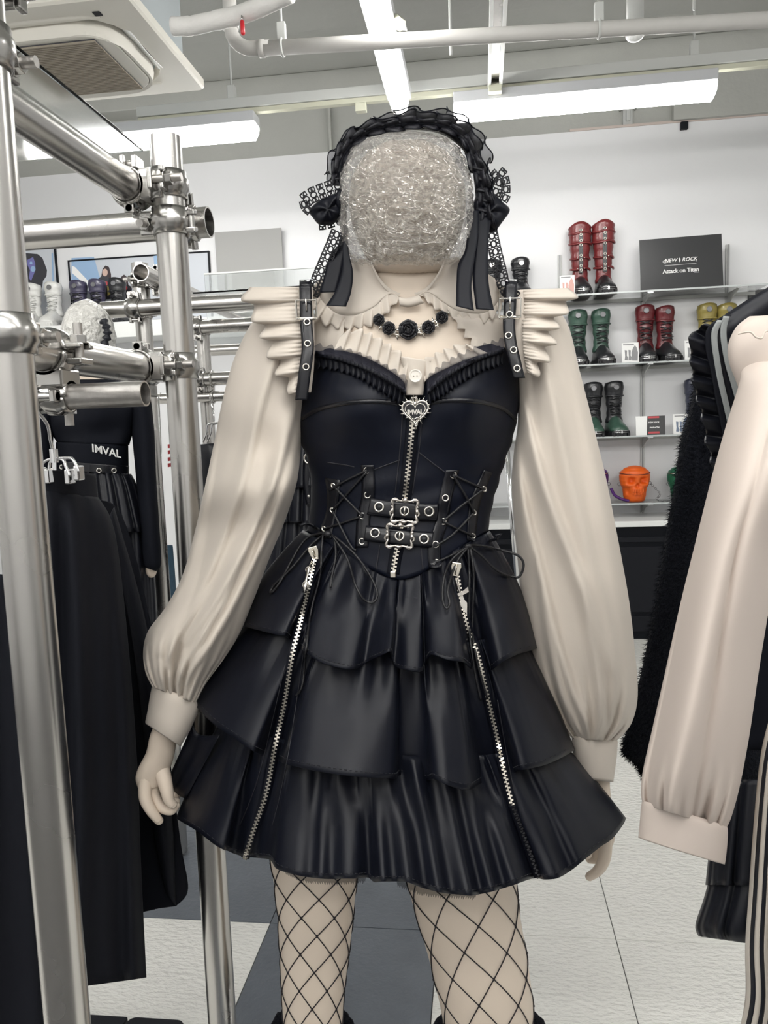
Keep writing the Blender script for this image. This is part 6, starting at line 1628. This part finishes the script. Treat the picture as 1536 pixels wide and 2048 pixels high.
for pts in ([(108, 918), (92, 922), (84, 932), (82, 950)], [(108, 918), (100, 926), (98, 944), (97, 952)], [(108, 918), (138, 916), (148, 922), (158, 944)], [(108, 918), (126, 920), (132, 934), (140, 952)]):
    MB().tube(catmull([E(x, y, YS+.03-.0003*(x-90)) for x, y in pts], 5), .0021, 7).build('hanger_wire', M['chrome'], HG)
for x, y in ((84, 950), (98, 952), (158, 946), (140, 953)): MB().obox(E(x, y, YS+.025), (.004, 0, 0), (0, .008, 0), (0, 0, .010)).build('clip', M['chrome'], HG, smooth=False, bevel=.002)
# dark coat hanging at the left edge, in front of the nearest pole
CO = thing('dark_coat', 'dark garment hanging at the left picture edge behind the nearest pole', 'coat', E(20, 1600, .95))
body_loft('coat_body', [(-190, 1130, 14, 1150, .98, .05), (-200, 1250, 30, 1270, .98, .06), (-210, 1500, 60, 1500, .98, .07), (-220, 1800, 86, 1800, .98, .08), (-230, 2120, 108, 2110, .98, .085)], M['wool_black'], CO, folds=lambda a, v: .012*math.sin(6*a+v))
# ------------------------------------------------------------------ the far dark mannequin behind the poles
YM2 = 2.05
FM = thing('mannequin', 'far mannequin with wrapped head in a black jumper behind the scaffold', 'mannequin', E(200, 1200, YM2))
MB().ell(E(178, 672, YM2+.05), .070, .085, .10, 24, 16, lambda d: 1+.05*mnoise.noise(d*5)).build('wrapped_head', mat('foil_wrap', (.62, .61, .58), .22, spec=.8, var=.3, vscale=40, bump=1.0, bscale=45, bdist=.02), FM)
MB().tube([E(206+9*math.sin(t*3), 640+t*52, YM2-.03) for t in (k/14 for k in range(15))], [.010+.004*math.sin(k*2.1) for k in range(15)], 8).build('dark_headband', M['frill_black'], FM)
body_loft('neck', [(160, 700, 200, 700, YM2+.05, .04), (150, 770, 215, 770, YM2+.05, .045)], M['mannequin_skin'], FM)
JU = thing('black_jumper', 'plain black jumper on the far mannequin', 'jumper', E(190, 830, YM2))
body_loft('jumper_body', [(105, 760, 262, 758, YM2, .07), (95, 800, 275, 800, YM2, .10), (96, 850, 268, 852, YM2, .105), (114, 884, 258, 890, YM2, .10)], M['knit_black'], JU, folds=lambda a, v: .006*math.sin(5*a+3*v)+.006*math.sin(14*v+a))
body_loft('sleeve', [(252, 770, 300, 790, YM2, .05), (262, 850, 308, 860, YM2-.01, .055), (272, 950, 312, 955, YM2-.03, .055), (280, 1050, 318, 1050, YM2-.05, .055), (286, 1120, 322, 1125, YM2-.06, .045), (292, 1135, 312, 1142, YM2-.06, .03)], M['knit_black'], JU)
body_loft('sleeve', [(60, 770, 112, 770, YM2, .05), (52, 880, 106, 880, YM2-.01, .055), (48, 1010, 100, 1010, YM2-.03, .05), (50, 1130, 92, 1130, YM2-.05, .04)], M['knit_black'], JU)
WS = thing('logo_skirt', 'black gathered skirt with IMVAL waistband on the far mannequin', 'skirt', E(190, 960, YM2))
wb_m, _ = body_loft('waistband', [(112, 884, 256, 890, YM2, .108), (112, 930, 257, 940, YM2, .110)], M['knit_black'], WS)
s_ = Snap(wb_m); c = s_(213, 903, .003); c2 = s_(235, 908, .003)
text_mesh('lettering', 'IMVAL', .029, M['ink_white'], c, (c2-c), (0.03, 0, 1), .0006, WS, offset=.0005, spacing=1.0)
b_m, _ = body_loft('eyelet_belt', [(112, 922, 258, 932, YM2, .113), (112, 940, 258, 950, YM2, .114)], M['leather'], WS)
s_ = Snap(b_m)
for x in (123, 198, 228): eyelet(x, 941 if x > 150 else 934, .0055, snap=s_, parent=WS, off=.003, r=.0018)
body_loft('gathers', [(112, 940, 262, 948, YM2, .11), (100, 970, 276, 978, YM2, .125), (88, 1060, 300, 1064, YM2, .15)], M['frill_black'], WS, n=140, folds=lambda a, v: .012*math.sin(22*a)*(.4+.6*v)+.006*math.sin(37*a))
body_loft('gathered_tier', [(92, 1030, 296, 1035, YM2+.01, .13), (70, 1100, 306, 1100, YM2+.01, .15), (60, 1260, 316, 1260, YM2+.01, .17)], M['frill_black'], WS, n=140, folds=lambda a, v: .010*math.sin(24*a))
# hand of the far mannequin below its sleeve cuff
MB().ell(E(302, 1140, YM2-.06), .016, .014, .022, 14, 8).build('hand', M['mannequin_skin'], FM)
# denim trousers hanging further back
DN = thing('denim_trousers', 'piece of light blue denim between the poles', 'jeans', E(318, 1150, 2.5))
body_loft('leg', [(272, 1090, 345, 1090, 2.5, .05), (280, 1150, 350, 1150, 2.5, .05), (290, 1210, 354, 1212, 2.5, .05)], M['denim'], DN)
MB().tube([E(318, 1098, 2.5), E(322, 900, 2.55), Vector((E(322, 800, Y4-OFF).x, Y4-OFF-.02, zq4+.005)), Vector((E(322, 800, Y4-OFF).x, Y4-OFF, zq4+.0195)), Vector((E(322, 800, Y4-OFF).x, Y4-OFF+.022, zq4+.002))], .003, 7).build('hanger_hook', M['chrome'], DN)
CD = thing('red_white_tag', 'narrow red and white hang tag strip beside the second pole', 'tag', E(341, 900, 2.4))
MB().obox(E(341, 850, 2.4), (.007, 0, 0), (0, .002, 0), (0, 0, .13)).build('strip', M['white_print'], CD, smooth=False)
MB().tube([E(341, 800, 2.4), Vector((E(341, 790, Y4-OFF).x, Y4-OFF, zq4))], .001, 5).build('string', M['white_print'], CD)
for y in (892, 904, 918, 930): MB().obox(E(340, y, 2.396), (.007, 0, 0.001), (0, .002, 0), (0, 0, .006)).build('red_print', M['ink_red'], CD, smooth=False)
# ------------------------------------------------------------------ black frilled clothes glimpsed between sleeve and dress
FD = thing('frilled_dress', 'black frilled dress with D-ring glimpsed left of the corset', 'dress', E(600, 1000, 2.19))
def tierf(a, v): return .012*math.sin(18*a)+.006*math.sin(31*a+1)
for y0, y1, x0, x1 in ((1020, 1150, 520, 690), (955, 1045, 540, 680), (870, 975, 560, 672)):
    body_loft('frill_tier', [(x0+20, y0, x1-20, y0, 2.19, .07), (x0+6, (y0+y1)/2, x1-6, (y0+y1)/2, 2.19, .09), (x0, y1, x1, y1, 2.19, .105)], M['frill_black'], FD, n=120, folds=lambda a, v: tierf(a, v)*(.3+.7*v))
MB().ring(E(617, 917, 2.07), (.2, 1, .1), .013, .0026, 20, 8).build('d_ring', M['silver'], FD)
band('strap', [(610, 905), (606, 960), (612, 1010)], [(640, 900), (640, 960), (642, 1010)], 20, M['leather'], FD, 2.08, rows=3)
for x, y in ((622, 941), (617, 992)): MB().ell(E(x, y, 2.068), .004, .003, .004, 8, 6).build('rivet', M['silver'], FD)
MB().tube([E(615, 880, 2.19), E(617, 760, 2.19), Vector((E(617, 640, 2.195).x, 2.195, zq-RP-.001)), Vector((E(617, 640, 2.195).x, 2.195+RP+.004, zq))], .003, 7).build('hanger_hook', M['chrome'], FD)
LG = thing('dark_trousers', 'black garment below the frilled dress behind the left sleeve', 'trousers', E(560, 1080, 2.2))
body_loft('leg', [(500, 1040, 660, 1040, 2.42, .08), (480, 1180, 680, 1180, 2.42, .10), (470, 1330, 690, 1330, 2.42, .10)], M['knit_black'], LG)
MB().tube([E(570, 1045, 2.42), E(570, 800, 2.42), Vector((E(570, 640, 2.195).x, 2.195, zq+RP+.002))], .003, 7).build('hanger_hook', M['chrome'], LG)
HB = thing('hanging_blouse', 'black ruched garment on chrome hanger between pole and left sleeve', 'top', E(418, 950, 2.55))
body_loft('body', [(392, 890, 432, 886, 2.55, .04), (388, 920, 452, 925, 2.55, .06), (386, 1010, 455, 1010, 2.55, .07), (380, 1130, 460, 1130, 2.55, .07)], M['frill_black'], HB, folds=lambda a, v: .006*math.sin(60*v+3*a))
for dx in (0, 9):
    MB().tube(catmull([E(406+dx, 884, 2.5), E(413+dx, 868, 2.5), E(415+dx, 852, 2.5), E(419+dx, 848, 2.5), E(440+dx, 845, 2.5)], 5), .0035, 7).build('hanger_wire', M['chrome'], HB)
MB().tube(catmull([E(428, 842, 2.5), E(427, 825, 2.5), E(422, 806, 2.57), Vector((E(424, 797, Y4-OFF).x, Y4-OFF-.021, zq4)), Vector((E(424, 797, Y4-OFF).x, Y4-OFF, zq4+.0195)), Vector((E(424, 797, Y4-OFF).x, Y4-OFF+.022, zq4))], 4), .003, 7).build('hanger_hook', M['chrome'], HB)
# slanting chrome stand right of the waist
CR = thing('chrome_stand', 'slanting chrome stand leg glimpsed right of the corset waist', 'stand', E(1020, 1000, 4.2))
a, b = E(1012, 880, 4.2), E(1034, 1150, 4.2); dd = (b-a)
top = a-dd*.35; bot = a+dd*(-(a.z-.02)/dd.z)
MB().cyl(top, bot, .016, 16).build('leg', M['chrome'], CR)
MB().cyl(top, (top.x-.42, bot.y, .02), .016, 16).build('leg', M['chrome'], CR)
MB().cyl(top, (top.x-.30, bot.y+.35, .02), .016, 16).build('leg', M['chrome'], CR)

# ------------------------------------------------------------------ black fur coat behind the right sleeve
FC = thing('fur_coat', 'black plush fur coat hanging between the white sleeves', 'coat', E(1350, 1200, 1.45))
furf = lambda a, v: .016*math.sin(5*a+6*v)+.010*nz(a*4, v*9)
ft = [(1392, 700, 1500, 690, 1.45, .05), (1384, 800, 1530, 790, 1.45, .07), (1362, 880, 1550, 870, 1.45, .08), (1347, 980, 1560, 980, 1.45, .085), (1330, 1080, 1570, 1080, 1.45, .09), (1312, 1190, 1570, 1190, 1.45, .09), (1290, 1310, 1570, 1310, 1.45, .09), (1262, 1430, 1570, 1430, 1.45, .09), (1246, 1500, 1570, 1520, 1.45, .085), (1272, 1530, 1570, 1570, 1.45, .07), (1290, 1556, 1560, 1590, 1.45, .03)]
fm_, _ = body_loft('pelt', ft, M['fur_black'], FC, n=80, folds=furf, cap=True)
pile = MB(); rnd = random.Random(3)
nvv = len(fm_.v)
for f in fm_.f:
    if len(f) != 4: continue
    P = [Vector(fm_.v[i]) for i in f]; c = (P[0]+P[1]+P[2]+P[3])/4; n = (P[2]-P[0]).cross(P[3]-P[1])
    if n.length < 1e-10: continue
    n.normalize()
    if n.dot(c-Vector((c.x, 1.45, c.z))) < 0 : n = -n
    if n.y > .5: continue
    for _k in range(5):
        u, w = rnd.random(), rnd.random(); p = (P[0].lerp(P[1], u)).lerp(P[3].lerp(P[2], u), w)
        d = (n*1.0+Vector((rnd.uniform(-.6, .6), rnd.uniform(-.4, .4), rnd.uniform(-1.2, .1)))).normalized()*rnd.uniform(.006, .013)
        s = d.orthogonal().normalized()*.0007
        pile.add([p-s, p+s, p+d], [(0, 1, 2)])
po = pile.build('pile', M['fur_black'], FC); po['kind'] = 'stuff'

# ------------------------------------------------------------------ the outfit at the right edge
YR2 = 0.66
WB = thing('cream_blouse', 'large cream blouse sleeve hanging at the right edge', 'blouse', E(1440, 1300, YR2))
def slf(a, v):
    return (.014*math.sin(3*a+1.0+1.5*v)+.012*(abs(math.sin(2.5*a-1.2*v+.6))*2-1))*sstep(v*1.5)+.016*sstep((v-.74)/.20)*(.7*(abs(math.sin(6.5*a+.5))*2-1)+.5*math.sin(19*a+2))*(1-.35*v)+.004*nz(a*2, v*5)
body_loft('sleeve', [(1505, 700, 1640, 690, YR2+.045, .012), (1486, 738, 1655, 725, YR2+.035, .034), (1479, 772, 1660, 755, YR2+.02, .052), (1452, 858, 1640, 850, YR2+.01, .065), (1424, 960, 1612, 960, YR2, .07), (1394, 1080, 1560, 1075, YR2, .072), (1362, 1210, 1538, 1205, YR2, .072), (1333, 1340, 1516, 1340, YR2, .070), (1306, 1460, 1497, 1470, YR2, .066), (1287, 1545, 1478, 1570, YR2, .058), (1284, 1590, 1462, 1630, YR2, .046), (1288, 1608, 1450, 1658, YR2, .036)], M['blouse_pink'], WB, n=120, folds=slf)
body_loft('shoulder_puff', [(1500, 634, 1620, 628, YR2+.05, .02), (1474, 655, 1630, 640, YR2+.045, .025), (1458, 690, 1640, 680, YR2+.045, .03), (1460, 725, 1640, 715, YR2+.045, .03), (1473, 760, 1640, 755, YR2+.045, .028), (1484, 790, 1640, 790, YR2+.045, .02)], M['blouse_pink'], WB, folds=lambda a, v: .004*math.sin(4*a+3*v))
MB().tube(catmull([E(1476, 668, YR2+.012), E(1500, 664, YR2+.008), E(1512, 674, YR2+.006), E(1524, 676, YR2+.006), E(1530, 664, YR2+.008), E(1545, 660, YR2+.01)], 6), .0008, 5).build('seam', M['blouse'], WB)
def cuf(lx, ly, rx, ry, h): return (lx, ly, rx, ry, YR2, h)
body_loft('cuff', [cuf(1288, 1602, 1450, 1652, .037), cuf(1286, 1612, 1452, 1664, .040), cuf(1283, 1645, 1450, 1698, .040), cuf(1280, 1676, 1446, 1728, .039)], M['blouse_pink'], WB, solid=.003, folds=lambda a, v: .003*math.sin(2*a))
SCo = thing('sailor_collar', 'black sailor collar with two grey stripes and a frilled edge', 'collar', E(1440, 720, .76))
COL_O = [(1536, 577), (1490, 605), (1452, 630), (1420, 652), (1413, 672), (1414, 700), (1424, 745), (1433, 795), (1442, 840), (1452, 900), (1462, 1000)]
COL_I = [(1600, 600), (1540, 650), (1500, 670), (1478, 690), (1470, 705), (1474, 735), (1486, 775), (1498, 820), (1508, 870), (1520, 930), (1530, 1010)]
ycol = lambda x, y: .765+.00009*(y-600)
band('collar_panel', COL_O, COL_I, 80, M['frill_black'], SCo, ycol, rows=8, bow=.010, solid=.003)
S1 = [(1441, 640), (1430, 660), (1429, 684), (1434, 721), (1442, 765), (1454, 816), (1464, 860), (1478, 930)]; S2 = [(1453, 632), (1447, 655), (1448, 684), (1456, 728), (1467, 765), (1478, 805), (1490, 850)]
for S in (S1, S2): band('stripe', [(x-6, y) for x, y in S], [(x+6, y+1) for x, y in S], 50, M['stripe_grey'], SCo, lambda x, y: ycol(x, y)-.0135, rows=3)
band('edge_band', [(x-2, y) for x, y in COL_O[2:]], [(x+11, y+1) for x, y in COL_O[2:]], 60, M['wool_black'], SCo, lambda x, y: ycol(x, y)-.012, rows=3)
RO = [(1412, 648), (1386, 664), (1377, 690), (1382, 722), (1384, 752), (1390, 785), (1398, 812), (1406, 840), (1412, 880), (1424, 930), (1436, 1002)]
RI = [(1422, 650), (1414, 670), (1415, 692), (1420, 722), (1426, 752), (1431, 785), (1436, 812), (1442, 842), (1448, 880), (1455, 930), (1463, 1000)]
band('frill', RI, RO, 260, M['frill_black'], SCo, lambda x, y: ycol(x, y)-.004, rows=8, waves=9, amp=.008, jag=6, solid=.001)
# dark dress body under the cream sleeve and the striped skirt front
DB = thing('dark_outfit', 'black dress body seen past the cream sleeve at the right edge', 'dress', E(1530, 1300, .82))
body_loft('body', [(1450, 850, 1760, 850, .86, .05), (1470, 1100, 1760, 1100, .86, .06), (1468, 1300, 1760, 1300, .86, .07), (1452, 1500, 1760, 1500, .86, .08)], M['knit_black'], DB)
for L in ([(1436, 1560, 1780, 1560, .86, .08), (1424, 1660, 1790, 1660, .86, .095), (1412, 1770, 1800, 1775, .86, .105)], [(1425, 1740, 1790, 1745, .86, .09), (1408, 1800, 1800, 1810, .86, .10), (1392, 1850, 1810, 1890, .86, .105), (1398, 1872, 1810, 1930, .86, .10)]):
    body_loft('frill_tier', L, M['frill_black'], DB, n=160, folds=lambda a, v: (.010*math.sin(26*a)+.005*math.sin(41*a))*(.3+.7*v))
STR = thing('striped_skirt', 'black and cream striped garment at the lower right corner', 'skirt', E(1515, 1800, .66))
EDG = [(1540, 1430), (1521, 1520), (1508, 1650), (1498, 1790), (1491, 1890), (1492, 1990), (1479, 2060)]
prev = 0
for k in range(14):
    w0 = (k//2)*17.0+(k%2)*9.0; w1 = w0+(9.0 if k % 2 == 0 else 8.0)
    fan = lambda w, i: w*(1+.10*i)
    I_ = [(x+fan(w0, i)*.75, y+w0*.25) for i, (x, y) in enumerate(EDG)]; O_ = [(x+fan(w1, i)*.75, y+w1*.25) for i, (x, y) in enumerate(EDG)]
    band('stripe', I_, O_, 50, M['stripe_cream' if k % 2 == 0 else 'frill_black'], STR, lambda x, y: .66-.00014*(x-1490)+.004*math.sin(x*.12+y*.006), rows=3, solid=.0012)
# black plinth boards on the floor at the lower left
PLN = thing('black_floor_plate', 'flat black two-piece base plate on the floor at lower left', 'base plate', PZ(280, 2040, .02))
c0_, c1_ = PZ(178, 2027, .02), PZ(372, 2040, .02)
MB().box((c0_.x-.35, c0_.y-.30, .001), (PZ(255, 2034, .02).x, c0_.y, .02)).build('board', M['black_plastic'], PLN, smooth=False, bevel=.004)
MB().loft([rrect((PZ(258, 2034, .02).x+c1_.x)/2, c0_.y-.14, (c1_.x-PZ(258, 2034, .02).x)/2, .14, .02, z) for z in (.001, .02)]).build('board', M['black_plastic'], PLN, smooth=False, bevel=.003)
